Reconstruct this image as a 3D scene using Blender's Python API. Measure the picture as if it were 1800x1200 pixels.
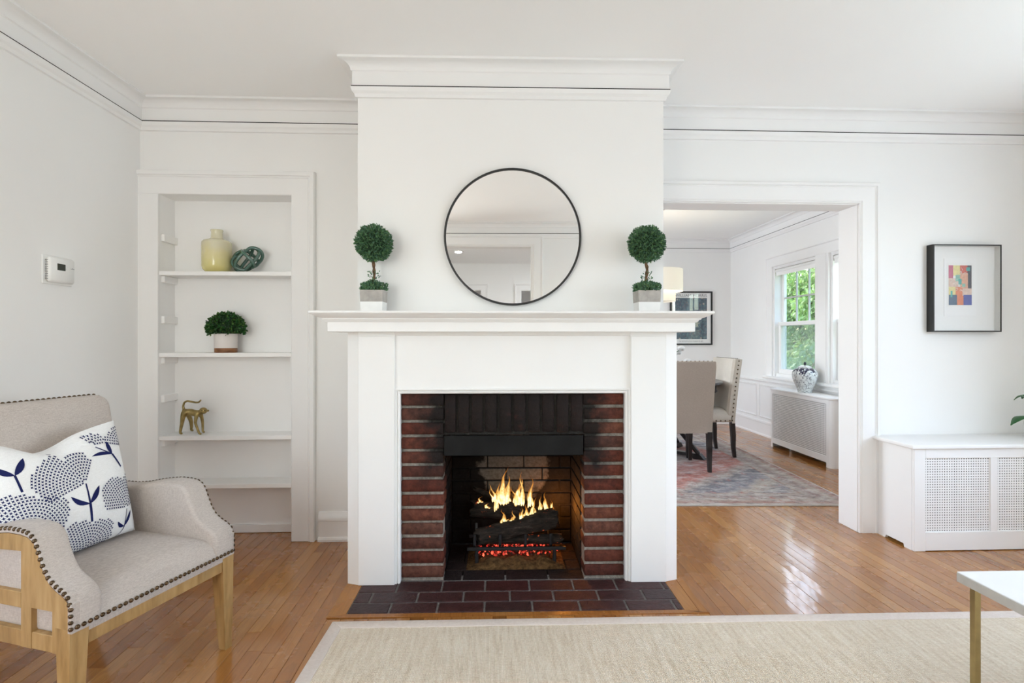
import bpy, math, random
from mathutils import Vector, Matrix
R = math.radians
random.seed(7)
scene = bpy.context.scene
for o in list(bpy.data.objects):
    bpy.data.objects.remove(o)
COL = scene.collection

# ------------------------------------------------------------------ camera, world, light, exposure
CAM_H = 1.16
cam_d = bpy.data.cameras.new('camera')
cam_d.sensor_width = 36.0
cam_d.lens = 930.0 / 1800.0 * 36.0
cam_d.shift_y = -4.0 / 1800.0
cam_d.clip_start = 0.02
cam = bpy.data.objects.new('camera', cam_d)
cam.location = (0, 0, CAM_H)
cam.rotation_euler = (R(90), 0, R(-2.4))
COL.objects.link(cam)
scene.camera = cam

vs = scene.view_settings
vs.view_transform = 'Standard'
vs.look = 'None'
vs.gamma = 1.0
vs.use_curve_mapping = False
vs.exposure = -0.07
scene.cycles.use_denoising = True
scene.cycles.max_bounces = 10
scene.cycles.diffuse_bounces = 8
scene.cycles.glossy_bounces = 4
scene.cycles.transparent_max_bounces = 16
scene.cycles.sample_clamp_indirect = 6.0
scene.cycles.caustics_reflective = False
scene.cycles.caustics_refractive = False

world = bpy.data.worlds.new('world')
scene.world = world
world.use_nodes = True
wn = world.node_tree.nodes
bg = wn['Background']
sky = wn.new('ShaderNodeTexSky')
sky.sky_type = 'NISHITA'
sky.sun_disc = False
sky.sun_elevation = R(48)
sky.sun_rotation = R(0)
sky.air_density = 1.2
sky.dust_density = 2.0
world.node_tree.links.new(sky.outputs[0], bg.inputs[0])
bg.inputs[1].default_value = 1.25


def area(name, loc, rot, sx, sy, power, col):
    l = bpy.data.lights.new(name, 'AREA')
    l.shape = 'RECTANGLE'
    l.size, l.size_y, l.energy, l.color = sx, sy, power, col
    o = bpy.data.objects.new(name, l)
    o.location = loc
    o.rotation_euler = rot
    COL.objects.link(o)
    return o


sun_l = bpy.data.lights.new('sun', 'SUN')
sun_l.energy = 8.0
sun_l.angle = R(3)
sun_l.color = (1.0, 0.95, 0.86)
sun_o = bpy.data.objects.new('sun', sun_l)
sun_o.rotation_euler = (R(-44), 0, 0)     # shines along the garden, past the windows
COL.objects.link(sun_o)
# daylight in the window openings of the two rooms (rear and dining-left ones added as fill; windows outside the picture)
area('daylight_right_window', (3.50, 1.05, 1.45), (0, R(90), 0), 1.5, 2.3, 64, (0.727, 0.833, 1.0))
area('daylight_left_window', (-2.17, 0.35, 1.45), (0, R(-90), 0), 1.5, 1.7, 10, (1.0, 0.985, 0.96))
area('daylight_dining_window', (3.55, 4.24, 1.40), (0, R(90), 0), 1.3, 0.95, 14, (0.90, 0.96, 1.0))
area('added_fill_rear', (1.95, -1.22, 1.45), (R(90), 0, 0), 1.7, 1.5, 5, (0.93, 0.97, 1.0))  # unseen rear light, put in to spread light evenly
area('added_fill_rear_left', (-1.43, -1.22, 1.45), (R(90), 0, 0), 0.8, 1.5, 44, (0.975, 0.99, 0.93))  # added fill that lifts the back left of the room
area('added_fill_dining_left', (-1.40, 5.3, 1.45), (0, R(-90), 0), 1.5, 2.0, 118, (0.80, 0.8625, 0.96))  # added fill that brightens the dining room from its unseen side

# ------------------------------------------------------------------ frame of the fireplace (chimney is about 1 degree out of square)
FX, FY, FR = 0.12, 2.55, R(-0.9)
OFF = (-FX, -FY, 0)


def fp(x, y, z=0.0):
    c, s = math.cos(FR), math.sin(FR)
    dx, dy = x - FX, y - FY
    return Vector((FX + dx * c - dy * s, FY + dx * s + dy * c, z))


# ------------------------------------------------------------------ mesh helpers
class MB:
    def __init__(self):
        self.v, self.f = [], []

    def add(self, vs_, fs_, M=None):
        b = len(self.v)
        for p in vs_:
            p = Vector(p)
            self.v.append(M @ p if M else p)
        for f in fs_:
            self.f.append(tuple(i + b for i in f))
        return self

    def box(self, x0, y0, z0, x1, y1, z1, bev=0.0, M=None):
        if x1 < x0: x0, x1 = x1, x0
        if y1 < y0: y0, y1 = y1, y0
        if z1 < z0: z0, z1 = z1, z0
        b = min(bev, (x1 - x0) * .49, (y1 - y0) * .49, (z1 - z0) * .49)
        if b <= 0:
            vs_ = [(x, y, z) for z in (z0, z1) for y in (y0, y1) for x in (x0, x1)]
            fs_ = [(0, 2, 3, 1), (4, 5, 7, 6), (0, 1, 5, 4), (2, 6, 7, 3), (0, 4, 6, 2), (1, 3, 7, 5)]
            return self.add(vs_, fs_, M)
        lo, hi = (x0, y0, z0), (x1, y1, z1)
        vs_, idx = [], {}
        for sx in (0, 1):
            for sy in (0, 1):
                for sz in (0, 1):
                    s = (sx, sy, sz)
                    full = [hi[k] if s[k] else lo[k] for k in range(3)]
                    ins = [hi[k] - b if s[k] else lo[k] + b for k in range(3)]
                    for ax in range(3):
                        p = list(ins)
                        p[ax] = full[ax]
                        idx[(s, ax)] = len(vs_)
                        vs_.append(p)
        fs_ = []
        for ax in range(3):
            a1, a2 = (ax + 1) % 3, (ax + 2) % 3
            for sd in (0, 1):
                q = []
                for (u, w) in ((0, 0), (1, 0), (1, 1), (0, 1)):
                    s = [0, 0, 0]
                    s[ax], s[a1], s[a2] = sd, u, w
                    q.append(idx[(tuple(s), ax)])
                fs_.append(q if sd else q[::-1])
            for u in (0, 1):
                for w in (0, 1):
                    s0, s1 = [0, 0, 0], [0, 0, 0]
                    s0[a1] = s1[a1] = u
                    s0[a2] = s1[a2] = w
                    s1[ax] = 1
                    s0, s1 = tuple(s0), tuple(s1)
                    fs_.append([idx[(s0, a1)], idx[(s1, a1)], idx[(s1, a2)], idx[(s0, a2)]])
        for sx in (0, 1):
            for sy in (0, 1):
                for sz in (0, 1):
                    fs_.append([idx[((sx, sy, sz), k)] for k in range(3)])
        return self.add(vs_, fs_, M)

    def rings(self, rs, closed=False, cap=True, loop=True, M=None):
        n = len(rs[0])
        vs_ = [p for r in rs for p in r]
        fs_ = []
        m = len(rs)
        for i in range(m if closed else m - 1):
            j = (i + 1) % m
            for k in range(n if loop else n - 1):
                k2 = (k + 1) % n
                fs_.append((i * n + k, i * n + k2, j * n + k2, j * n + k))
        if cap and not closed and loop:
            fs_.append(tuple(range(n))[::-1])
            fs_.append(tuple((m - 1) * n + k for k in range(n)))
        return self.add(vs_, fs_, M)

    def lathe(self, prof, cx=0, cy=0, seg=32, M=None, sx=1, sy=1, cap=True):
        rs = []
        for (r, z) in prof:
            rs.append([(cx + sx * r * math.cos(2 * math.pi * k / seg), cy + sy * r * math.sin(2 * math.pi * k / seg), z) for k in range(seg)])
        return self.rings(rs, cap=cap, M=M)

    def tube(self, pts, rad, seg=8, closed=False, M=None):
        pts = [Vector(p) for p in pts]
        n = len(pts)
        if not hasattr(rad, '__len__'):
            rad = [rad] * n
        rs = []
        up = None
        for i in range(n):
            if closed:
                d = pts[(i + 1) % n] - pts[i - 1]
            else:
                d = pts[min(i + 1, n - 1)] - pts[max(i - 1, 0)]
            d.normalize()
            if up is None:
                up = Vector((0, 0, 1)) if abs(d.z) < .9 else Vector((1, 0, 0))
            a = d.cross(up).normalized()
            b = a.cross(d).normalized()
            up = b
            rs.append([pts[i] + (a * math.cos(2 * math.pi * k / seg) + b * math.sin(2 * math.pi * k / seg)) * rad[i] for k in range(seg)])
        return self.rings(rs, closed=closed, M=M)

    def sweep(self, path, prof, normal, side=1, closed=False):
        path = [Vector(p) for p in path]
        N = Vector(normal)
        n = len(path)
        rs = []
        for i in range(n):
            d1 = (path[i] - path[i - 1]) if (closed or i > 0) else None
            d2 = (path[(i + 1) % n] - path[i]) if (closed or i < n - 1) else None
            n1 = N.cross(d1.normalized()) if d1 is not None else None
            n2 = N.cross(d2.normalized()) if d2 is not None else None
            if n1 is None: off = n2
            elif n2 is None: off = n1
            else: off = (n1 + n2) / (1 + n1.dot(n2))
            rs.append([path[i] + off * (a * side) + N * b for (a, b) in prof])
        return self.rings(rs, closed=closed)

    def prism(self, poly, ax, a0, a1, rnd=0.0, steps=3, M=None):
        """poly: 2D outline; ax: 'x','y' or 'z' extrude axis; rnd rounds both rims"""
        n = len(poly)
        P = [Vector(p) for p in poly]
        area2 = sum(P[i].x * P[(i + 1) % n].y - P[(i + 1) % n].x * P[i].y for i in range(n))
        sg = 1 if area2 > 0 else -1
        nr = []
        for i in range(n):
            e1 = (P[i] - P[i - 1]).normalized()
            e2 = (P[(i + 1) % n] - P[i]).normalized()
            n1, n2 = Vector((e1.y, -e1.x)) * sg, Vector((e2.y, -e2.x)) * sg
            nr.append((n1 + n2) / max(.6, 1 + n1.dot(n2)))

        def ring(inset, a):
            out = []
            for p, q in zip(P, nr):
                w = p - q * inset
                out.append((a, w.x, w.y) if ax == 'x' else (w.x, a, w.y) if ax == 'y' else (w.x, w.y, a))
            return out
        rs = []
        if rnd > 0:
            for k in range(steps + 1):
                t = k / steps * math.pi / 2
                rs.append(ring(rnd * (1 - math.sin(t)), a0 + rnd * (1 - math.cos(t))))
            for k in range(steps + 1):
                t = k / steps * math.pi / 2
                rs.append(ring(rnd * (1 - math.cos(t)), a1 - rnd * (1 - math.sin(t))))
        else:
            rs = [ring(0, a0), ring(0, a1)]
        return self.rings(rs, M=M)

    def grid(self, fn, nu, nv, M=None):
        vs_ = [fn(i / nu, j / nv) for j in range(nv + 1) for i in range(nu + 1)]
        fs_ = [(j * (nu + 1) + i, j * (nu + 1) + i + 1, (j + 1) * (nu + 1) + i + 1, (j + 1) * (nu + 1) + i) for j in range(nv) for i in range(nu)]
        return self.add(vs_, fs_, M)

    def mesh(self, name, smooth=False, angle=40, fix=True):
        me = bpy.data.meshes.new(name)
        me.from_pydata([tuple(p) for p in self.v], [], self.f)
        if fix:
            import bmesh
            bm = bmesh.new()
            bm.from_mesh(me)
            bmesh.ops.recalc_face_normals(bm, faces=bm.faces)
            bm.to_mesh(me)
            bm.free()
        if smooth:
            for p in me.polygons:
                p.use_smooth = True
            me.set_sharp_from_angle(angle=R(angle))
        return me


def link(name, data, parent=None):
    o = bpy.data.objects.new(name, data)
    COL.objects.link(o)
    if parent is not None:
        o.parent = parent
    return o


def obj(name, mb, mat, parent=None, off=None, smooth=False, angle=40, fix=True, kind=None, label=None):
    """one mesh object whose origin is the middle of its own box"""
    if off:
        d = Vector(off)
        mb.v = [p + d for p in mb.v]
    lo = Vector([min(p[k] for p in mb.v) for k in range(3)])
    hi = Vector([max(p[k] for p in mb.v) for k in range(3)])
    c = (lo + hi) / 2
    # a part's pivot is given relative to its parent's own pivot
    base = Vector(parent['pivot']) if (parent is not None and 'pivot' in parent.keys()) else Vector((0, 0, 0))
    mb.v = [p - c for p in mb.v]
    me = mb.mesh(name, smooth, angle, fix)
    me.materials.append(mat)
    o = link(name, me, parent)
    o.location = c - base
    PIV[o.name] = c
    if kind: o['kind'] = kind
    if label: o['label'] = label
    return o


PIV = {}


def sub(name, mb, mat, part, **kw):
    """sub-part: geometry given in the same coordinates as its part"""
    o = obj(name, mb, mat, part, **kw)
    o.location = o.location - PIV[part.name]
    return o


def tag(o, label, cat, group=None):
    o['label'] = label
    o['category'] = cat
    if group: o['group'] = group
    return o


def thing(name, label, cat, loc=(0, 0, 0), rotz=0.0, group=None):
    o = link(name, None)
    o.empty_display_size = .05
    o.location = loc
    o.rotation_euler = (0, 0, rotz)
    return tag(o, label, cat, group)


def struct(name, mb, mat, **kw):
    o = obj(name, mb, mat, **kw)
    o['kind'] = 'structure'
    return o


# ------------------------------------------------------------------ materials
def nodes(name):
    m = bpy.data.materials.new(name)
    m.use_nodes = True
    nt = m.node_tree
    return m, nt, nt.nodes['Principled BSDF']


def N(nt, typ, **kw):
    n = nt.nodes.new(typ)
    for k, v in kw.items():
        setattr(n, k, v)
    return n


def noise(nt, vec, scale, detail=3, rough=.55):
    n = N(nt, 'ShaderNodeTexNoise')
    n.inputs['Scale'].default_value = scale
    n.inputs['Detail'].default_value = detail
    n.inputs['Roughness'].default_value = rough
    if vec is not None: nt.links.new(vec, n.inputs['Vector'])
    return n.outputs['Fac']


def ramp(nt, fac, stops, interp='LINEAR'):
    r = N(nt, 'ShaderNodeValToRGB')
    r.color_ramp.interpolation = interp
    el = r.color_ramp.elements
    while len(el) > 1: el.remove(el[-1])
    el[0].position = stops[0][0]
    el[0].color = (*stops[0][1], 1)
    for p, c in stops[1:]:
        e = el.new(p)
        e.color = (*c, 1)
    nt.links.new(fac, r.inputs[0])
    return r.outputs[0]


def val(nt, op, a, b=None, clamp=False):
    n = N(nt, 'ShaderNodeMath', operation=op)
    n.use_clamp = clamp
    for i, x in enumerate((a, b)):
        if x is None: continue
        if hasattr(x, 'is_linked'): nt.links.new(x, n.inputs[i])
        else: n.inputs[i].default_value = x
    return n.outputs[0]


def mix(nt, fac, a, b, mode='MIX'):
    n = N(nt, 'ShaderNodeMix', data_type='RGBA', blend_type=mode)
    for s, x in ((n.inputs[0], fac), (n.inputs[6], a), (n.inputs[7], b)):
        if hasattr(x, 'is_linked'): nt.links.new(x, s)
        elif isinstance(x, (int, float)): s.default_value = x
        else: s.default_value = (*x, 1)
    return n.outputs[2]


def pos(nt, kind='Object'):
    if kind == 'World':
        return N(nt, 'ShaderNodeNewGeometry').outputs['Position']
    return N(nt, 'ShaderNodeTexCoord').outputs[kind]


def mapped(nt, vec, scale=(1, 1, 1), rot=(0, 0, 0), loc=(0, 0, 0)):
    m = N(nt, 'ShaderNodeMapping')
    m.inputs['Scale'].default_value = scale
    m.inputs['Rotation'].default_value = rot
    m.inputs['Location'].default_value = loc
    nt.links.new(vec, m.inputs['Vector'])
    return m.outputs[0]


def bump(nt, bsdf, h, strength, dist):
    b = N(nt, 'ShaderNodeBump')
    b.inputs['Strength'].default_value = strength
    b.inputs['Distance'].default_value = dist
    nt.links.new(h, b.inputs['Height'])
    nt.links.new(b.outputs[0], bsdf.inputs['Normal'])


def setp(b, rough=.5, metal=0, spec=.5, coat=0, sheen=0):
    b.inputs['Roughness'].default_value = rough
    b.inputs['Metallic'].default_value = metal
    b.inputs['Specular IOR Level'].default_value = spec
    b.inputs['Coat Weight'].default_value = coat
    b.inputs['Sheen Weight'].default_value = sheen


def simple(name, col, rough=.5, metal=0, spec=.5, var=0.0, vscale=8, bmp=0.0, bscale=200, bdist=.001, coat=0, sheen=0):
    m, nt, b = nodes(name)
    setp(b, rough, metal, spec, coat, sheen)
    b.inputs['Base Color'].default_value = (*col, 1)
    if var > 0:
        f = noise(nt, pos(nt), vscale)
        c = ramp(nt, f, [(.3, tuple(x * (1 - var) for x in col)), (.7, tuple(min(1, x * (1 + var)) for x in col))])
        nt.links.new(c, b.inputs['Base Color'])
    if bmp > 0:
        bump(nt, b, noise(nt, pos(nt), bscale, 2), bmp, bdist)
    return m


WALL = simple('wall_paint', (.85, .845, .83), .75, spec=.25, var=.012, vscale=1.5, bmp=.08, bscale=90, bdist=.001)
CEILP = simple('ceiling_paint', (.94, .935, .925), .85, spec=.2, var=.01, vscale=1.0)
TRIM = simple('trim_paint', (.85, .845, .835), .6, spec=.14, var=.01, vscale=3, bmp=.05, bscale=40, bdist=.001)
SHELFP = simple('shelf_paint', (.88, .875, .865), .45, spec=.4, var=.01, vscale=3)
GAPSHADE_EYE = simple('gap_shade_eye_dark', (.03, .028, .026), .9, spec=.1)  # near-black for the painted gap shade and the figurine's eyes
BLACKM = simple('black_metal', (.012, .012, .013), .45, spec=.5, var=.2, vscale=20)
BLACKF = simple('black_frame', (.013, .0125, .012), .4, var=.1, vscale=30)
SOOTM = simple('sooty_plate', (.010, .0097, .0095), .6, spec=.12, var=.35, vscale=9)
BRASS = simple('brushed_brass', (.42, .33, .16), .34, 1.0, var=.08, vscale=30)
NAIL = simple('bronze_nailhead', (.11, .075, .045), .38, 1.0, var=.3, vscale=60)
ANTIQUE = simple('antique_brass', (.34, .26, .11), .36, 1.0, var=.25, vscale=40)
WHITEPL = simple('white_plastic', (.83, .83, .81), .4)
LCD = simple('dark_lcd', (.045, .052, .045), .2)
GREYPR = simple('grey_print', (.3, .3, .3), .6)
WHITETOP = simple('white_laminate', (.86, .865, .87), .22, var=.01, vscale=5)
EDGEW = simple('greige_edge', (.50, .475, .44), .4, var=.06, vscale=30)
DARKWOOD = simple('espresso_wood', (.018, .014, .013), .3, var=.3, vscale=12)
TABLEW = simple('charcoal_table', (.05, .05, .057), .25, var=.25, vscale=10)
NAVY = simple('navy_ink', (.014, .018, .085), .85, spec=.1)
CREAMCER = None
PAPER = simple('white_paper', (.92, .92, .91), .7, spec=.2)
MATB = simple('mat_board', (.90, .90, .885), .8, spec=.2)
FRAMEIN = simple('grey_box_liner', (.62, .615, .59), .7)
INK = simple('poster_ink', (.10, .11, .12), .7)
WHITEFL = simple('white_petal', (.86, .86, .84), .6, var=.03, vscale=20)
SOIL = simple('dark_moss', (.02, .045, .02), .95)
TRUNKM = simple('twisted_stem', (.14, .075, .035), .8, var=.5, vscale=60, bmp=.4, bscale=120, bdist=.002)
CONCRETE = simple('concrete', (.40, .375, .345), .85, var=.16, vscale=28, bmp=.25, bscale=90, bdist=.001)
WHITEDIP = simple('white_glaze_band', (.80, .80, .785), .55, var=.03, vscale=25)
POTW = simple('white_pot', (.72, .68, .65), .5)
SHADE, _nt, _b = nodes('lamp_shade_linen')
setp(_b, .9, spec=.1)
_b.inputs['Base Color'].default_value = (.86, .82, .72, 1)
_b.inputs['Emission Color'].default_value = (1, .90, .72, 1)
_b.inputs['Emission Strength'].default_value = .28


def m_linen(name, c0, c1, scale=1.0, sheen=.15):
    m, nt, b = nodes(name)
    setp(b, .92, spec=.15, sheen=sheen)
    p = pos(nt)
    w1 = noise(nt, mapped(nt, p, (90 * scale, 90 * scale, 700 * scale)), 1, 2)
    w2 = noise(nt, mapped(nt, p, (700 * scale, 700 * scale, 90 * scale)), 1, 2)
    big = noise(nt, p, 5, 3)
    s = val(nt, 'ADD', val(nt, 'MULTIPLY', val(nt, 'ADD', w1, w2), .42), val(nt, 'MULTIPLY', big, .16))
    nt.links.new(ramp(nt, s, [(.36, c0), (.62, c1)]), b.inputs['Base Color'])
    bump(nt, b, val(nt, 'ADD', w1, w2), .25, .0012)
    return m


LINEN = m_linen('oatmeal_linen', (.40, .348, .312), (.565, .508, .462))
LINEN_D = m_linen('taupe_linen', (.42, .365, .315), (.53, .475, .42))
LINEN_C = m_linen('cream_linen', (.56, .50, .42), (.68, .62, .54))
PILLOWM = m_linen('white_cotton', (.74, .74, .73), (.84, .84, .83), sheen=.05)


def m_lightwood():
    m, nt, b = nodes('honey_wood')
    setp(b, .42, spec=.4)
    p = pos(nt)
    g = noise(nt, mapped(nt, p, (35, 35, 5)), 1, 4, .6)
    w = noise(nt, p, 9, 3)
    c = ramp(nt, g, [(.25, (.24, .135, .045)), (.5, (.40, .245, .095)), (.75, (.48, .32, .145))])
    c2 = mix(nt, ramp(nt, w, [(.55, (0, 0, 0)), (.8, (.6, .6, .6))]), c, (.20, .135, .065))
    nt.links.new(c2, b.inputs['Base Color'])
    bump(nt, b, g, .15, .001)
    return m


HONEY = m_lightwood()


def m_floor():
    m, nt, b = nodes('oak_floor')
    oi = N(nt, 'ShaderNodeObjectInfo').outputs['Random']
    ge = N(nt, 'ShaderNodeNewGeometry')
    rnd = val(nt, 'FRACT', val(nt, 'ADD', oi, ge.outputs['Random Per Island']))
    p = ge.outputs['Position']
    cmb = N(nt, 'ShaderNodeCombineXYZ')
    nt.links.new(val(nt, 'MULTIPLY', rnd, 37.0), cmb.inputs[0])
    nt.links.new(val(nt, 'MULTIPLY', rnd, 91.0), cmb.inputs[1])
    ad = N(nt, 'ShaderNodeVectorMath', operation='ADD')
    nt.links.new(p, ad.inputs[0])
    nt.links.new(cmb.outputs[0], ad.inputs[1])
    q = ad.outputs[0]
    cath = noise(nt, mapped(nt, q, (16, 1.5, 1)), 1, 2, .5)
    rings_ = val(nt, 'FRACT', val(nt, 'MULTIPLY', cath, 9.0))
    fine = noise(nt, mapped(nt, q, (260, 7, 1)), 1, 3, .6)
    base = ramp(nt, rnd, [(0, (.275, .100, .022)), (.2, (.385, .165, .042)), (.45, (.33, .130, .030)), (.62, (.445, .210, .058)), (.8, (.365, .153, .038)), (1, (.285, .106, .024))])
    d = val(nt, 'ADD', val(nt, 'MULTIPLY', rings_, .22), val(nt, 'MULTIPLY', fine, .5))
    sh = ramp(nt, d, [(.15, (.80, .78, .75)), (.55, (1.12, 1.12, 1.12))])
    c = mix(nt, 1.0, base, sh, 'MULTIPLY')
    sp = noise(nt, q, 7, 4, .7)
    c = mix(nt, ramp(nt, sp, [(.70, (0, 0, 0)), (.78, (.5, .5, .5))]), c, (.12, .05, .02))
    nt.links.new(c, b.inputs['Base Color'])
    rr = ramp(nt, noise(nt, p, 5, 4), [(.3, (.2,) * 3), (.75, (.34,) * 3)])
    nt.links.new(rr, b.inputs['Roughness'])
    b.inputs['Specular IOR Level'].default_value = .35
    b.inputs['Coat Weight'].default_value = .55
    b.inputs['Coat Roughness'].default_value = .08
    b.inputs['Coat IOR'].default_value = 1.6
    bump(nt, b, val(nt, 'ADD', fine, val(nt, 'MULTIPLY', noise(nt, mapped(nt, q, (14, 3, 1)), 1, 2), 3.0)), .10, .0012)
    return m


FLOORM = m_floor()
BORDERM = FLOORM.copy()
BORDERM.name = 'oak_border'
BORDERM.node_tree.nodes['Principled BSDF'].inputs['Coat Weight'].default_value = 0.0


def soot_factor(nt, p):
    sx = N(nt, 'ShaderNodeSeparateXYZ')
    nt.links.new(p, sx.inputs[0])
    d = val(nt, 'SUBTRACT', val(nt, 'ABSOLUTE', val(nt, 'SUBTRACT', sx.outputs[0], .116)), .335)
    zf = val(nt, 'DIVIDE', val(nt, 'SUBTRACT', sx.outputs[2], .42), .20)
    zf = val(nt, 'MINIMUM', zf, 1.0)
    xf = val(nt, 'SUBTRACT', 1.0, val(nt, 'DIVIDE', val(nt, 'MAXIMUM', d, 0.0), .17))
    n = noise(nt, p, 16, 4, .6)
    s = val(nt, 'ADD', val(nt, 'MULTIPLY', val(nt, 'MINIMUM', zf, xf), 1.0), val(nt, 'MULTIPLY', val(nt, 'SUBTRACT', n, .5), 1.5))
    return val(nt, 'MULTIPLY', s, 1.25, True)


def m_brick(name, cols, soot=True, rough=.7, spk=.6, spec=.18):
    m, nt, b = nodes(name)
    setp(b, rough, spec=spec)
    oi = N(nt, 'ShaderNodeObjectInfo').outputs['Random']
    p = pos(nt, 'World')
    n1 = noise(nt, p, 45, 4, .65)
    n2 = noise(nt, p, 220, 3, .7)
    k = len(cols)
    base = ramp(nt, oi, [(i / (k - 1), c) for i, c in enumerate(cols)])
    c = mix(nt, 1.0, base, ramp(nt, n1, [(.3, (.5, .48, .48)), (.7, (1.35, 1.3, 1.3))]), 'MULTIPLY')
    c = mix(nt, ramp(nt, n2, [(.70, (0, 0, 0)), (.80, (spk,) * 3)]), c, (.30, .24, .20))
    if soot:
        c = mix(nt, val(nt, 'MULTIPLY', soot_factor(nt, p), .95), c, (.010, .0085, .008))
    nt.links.new(c, b.inputs['Base Color'])
    bump(nt, b, val(nt, 'ADD', n1, val(nt, 'MULTIPLY', n2, .5)), .9, .007)
    return m


BRICK = m_brick('red_brick', [(.10, .027, .017), (.145, .042, .025), (.11, .038, .026), (.165, .058, .034), (.12, .054, .038), (.085, .025, .018)])
HEARTHB = m_brick('glazed_hearth_brick', [(.045, .017, .017), (.062, .020, .019), (.036, .018, .019), (.055, .022, .022), (.048, .016, .016)], soot=False, rough=.42, spk=.25, spec=.35)


def m_mortar(name, col, soot=True):
    m, nt, b = nodes(name)
    setp(b, .9, spec=.15)
    p = pos(nt, 'World')
    n1 = noise(nt, p, 70, 4, .7)
    c = mix(nt, 1.0, col, ramp(nt, n1, [(.3, (.6,) * 3), (.7, (1.2,) * 3)]), 'MULTIPLY')
    if soot:
        c = mix(nt, soot_factor(nt, p), c, (.03, .028, .025))
    nt.links.new(c, b.inputs['Base Color'])
    bump(nt, b, n1, .9, .010)
    return m


MORTAR = m_mortar('pale_mortar', (.36, .325, .28))
MORTARH = m_mortar('hearth_mortar', (.20, .185, .175), False)


def m_firebrick():
    m, nt, b = nodes('sooty_firebrick')
    setp(b, .85, spec=.2)
    p = pos(nt, 'World')
    sx = N(nt, 'ShaderNodeSeparateXYZ')
    nt.links.new(p, sx.inputs[0])
    dx = val(nt, 'DIVIDE', val(nt, 'SUBTRACT', sx.outputs[0], .13), .21)
    dz = val(nt, 'DIVIDE', val(nt, 'SUBTRACT', sx.outputs[2], .44), .21)
    dy = val(nt, 'DIVIDE', val(nt, 'SUBTRACT', sx.outputs[1], 3.0), .10)
    r = val(nt, 'ADD', val(nt, 'ADD', val(nt, 'MULTIPLY', dx, dx), val(nt, 'MULTIPLY', dz, dz)), val(nt, 'MULTIPLY', dy, dy))
    n = noise(nt, p, 11, 4, .6)
    r = val(nt, 'ADD', r, val(nt, 'MULTIPLY', val(nt, 'SUBTRACT', n, .5), 1.6))
    clean = ramp(nt, r, [(.72, (1, 1, 1)), (.95, (0, 0, 0))])
    n2 = noise(nt, p, 60, 4, .7)
    col = ramp(nt, n2, [(.3, (.075, .068, .06)), (.7, (.15, .138, .122))])
    blk = ramp(nt, n2, [(.3, (.004, .0036, .0034)), (.75, (.014, .012, .011))])
    nt.links.new(mix(nt, clean, blk, col), b.inputs['Base Color'])
    bump(nt, b, n2, .5, .004)
    return m


FIREBRICK = m_firebrick()
FIREMORT = m_mortar('firebox_mortar', (.022, .02, .019), False)
FIREFLOOR = m_brick('firebox_floor_brick', [(.020, .014, .013), (.026, .017, .016), (.022, .017, .017)], soot=False, rough=.6, spk=.2)


def m_leaf(name, cols, rough=.5, trans=0.0):
    m, nt, b = nodes(name)
    setp(b, rough, spec=.3)
    rnd = N(nt, 'ShaderNodeNewGeometry').outputs['Random Per Island']
    k = len(cols)
    c = ramp(nt, rnd, [(i / (k - 1), q) for i, q in enumerate(cols)])
    nt.links.new(c, b.inputs['Base Color'])
    if trans > 0:
        t = N(nt, 'ShaderNodeBsdfTranslucent')
        nt.links.new(c, t.inputs[0])
        mx = N(nt, 'ShaderNodeMixShader')
        mx.inputs[0].default_value = trans
        nt.links.new(b.outputs[0], mx.inputs[1])
        nt.links.new(t.outputs[0], mx.inputs[2])
        nt.links.new(mx.outputs[0], nt.nodes['Material Output'].inputs[0])
    return m


TOPLEAF = m_leaf('topiary_leaf', [(.05, .125, .06), (.09, .20, .085), (.065, .15, .085), (.15, .29, .11), (.05, .12, .08), (.11, .22, .13)])
BOXLEAF = m_leaf('boxwood_leaf', [(.006, .04, .010), (.016, .085, .018), (.010, .06, .014), (.04, .14, .03), (.012, .07, .014), (.10, .20, .04), (.006, .035, .008)], .45)
GARDEN = m_leaf('garden_leaf', [(.20, .34, .09), (.30, .46, .13), (.42, .55, .22), (.24, .40, .14), (.52, .60, .32), (.16, .28, .08)], .5, .35)
GARDEN_D = m_leaf('hedge_leaf', [(.09, .20, .08), (.14, .27, .12), (.20, .33, .17), (.11, .23, .11)], .5, .25)
HOUSELEAF = m_leaf('houseplant_leaf', [(.02, .08, .03), (.03, .11, .04), (.025, .09, .03)], .3)


def m_sisal():
    m, nt, b = nodes('sisal_weave')
    setp(b, .95, spec=.1)
    p = pos(nt)
    w1 = N(nt, 'ShaderNodeTexWave', wave_type='BANDS', bands_direction='X')
    w1.inputs['Scale'].default_value = 62
    w1.inputs['Distortion'].default_value = .8
    w1.inputs['Detail'].default_value = 1
    nt.links.new(p, w1.inputs[0])
    w2 = N(nt, 'ShaderNodeTexWave', wave_type='BANDS', bands_direction='Y')
    w2.inputs['Scale'].default_value = 46
    w2.inputs['Distortion'].default_value = .8
    nt.links.new(p, w2.inputs[0])
    h = val(nt, 'MULTIPLY', w1.outputs['Fac'], w2.outputs['Fac'])
    st = noise(nt, mapped(nt, p, (70, 6, 1)), 1, 3)
    pt = noise(nt, p, 160, 2)
    s = val(nt, 'ADD', val(nt, 'MULTIPLY', st, .55), val(nt, 'MULTIPLY', pt, .45))
    c = ramp(nt, s, [(.3, (.66, .54, .40)), (.5, (.82, .72, .58)), (.7, (.92, .85, .73))])
    c = mix(nt, 1.0, c, ramp(nt, h, [(0, (.80, .78, .75)), (.6, (1.08, 1.08, 1.08))]), 'MULTIPLY')
    nt.links.new(c, b.inputs['Base Color'])
    bump(nt, b, h, .6, .004)
    return m


SISAL = m_sisal()
BINDING = m_linen('rug_binding', (.62, .535, .47), (.72, .64, .575), 1.0, 0)


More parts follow.
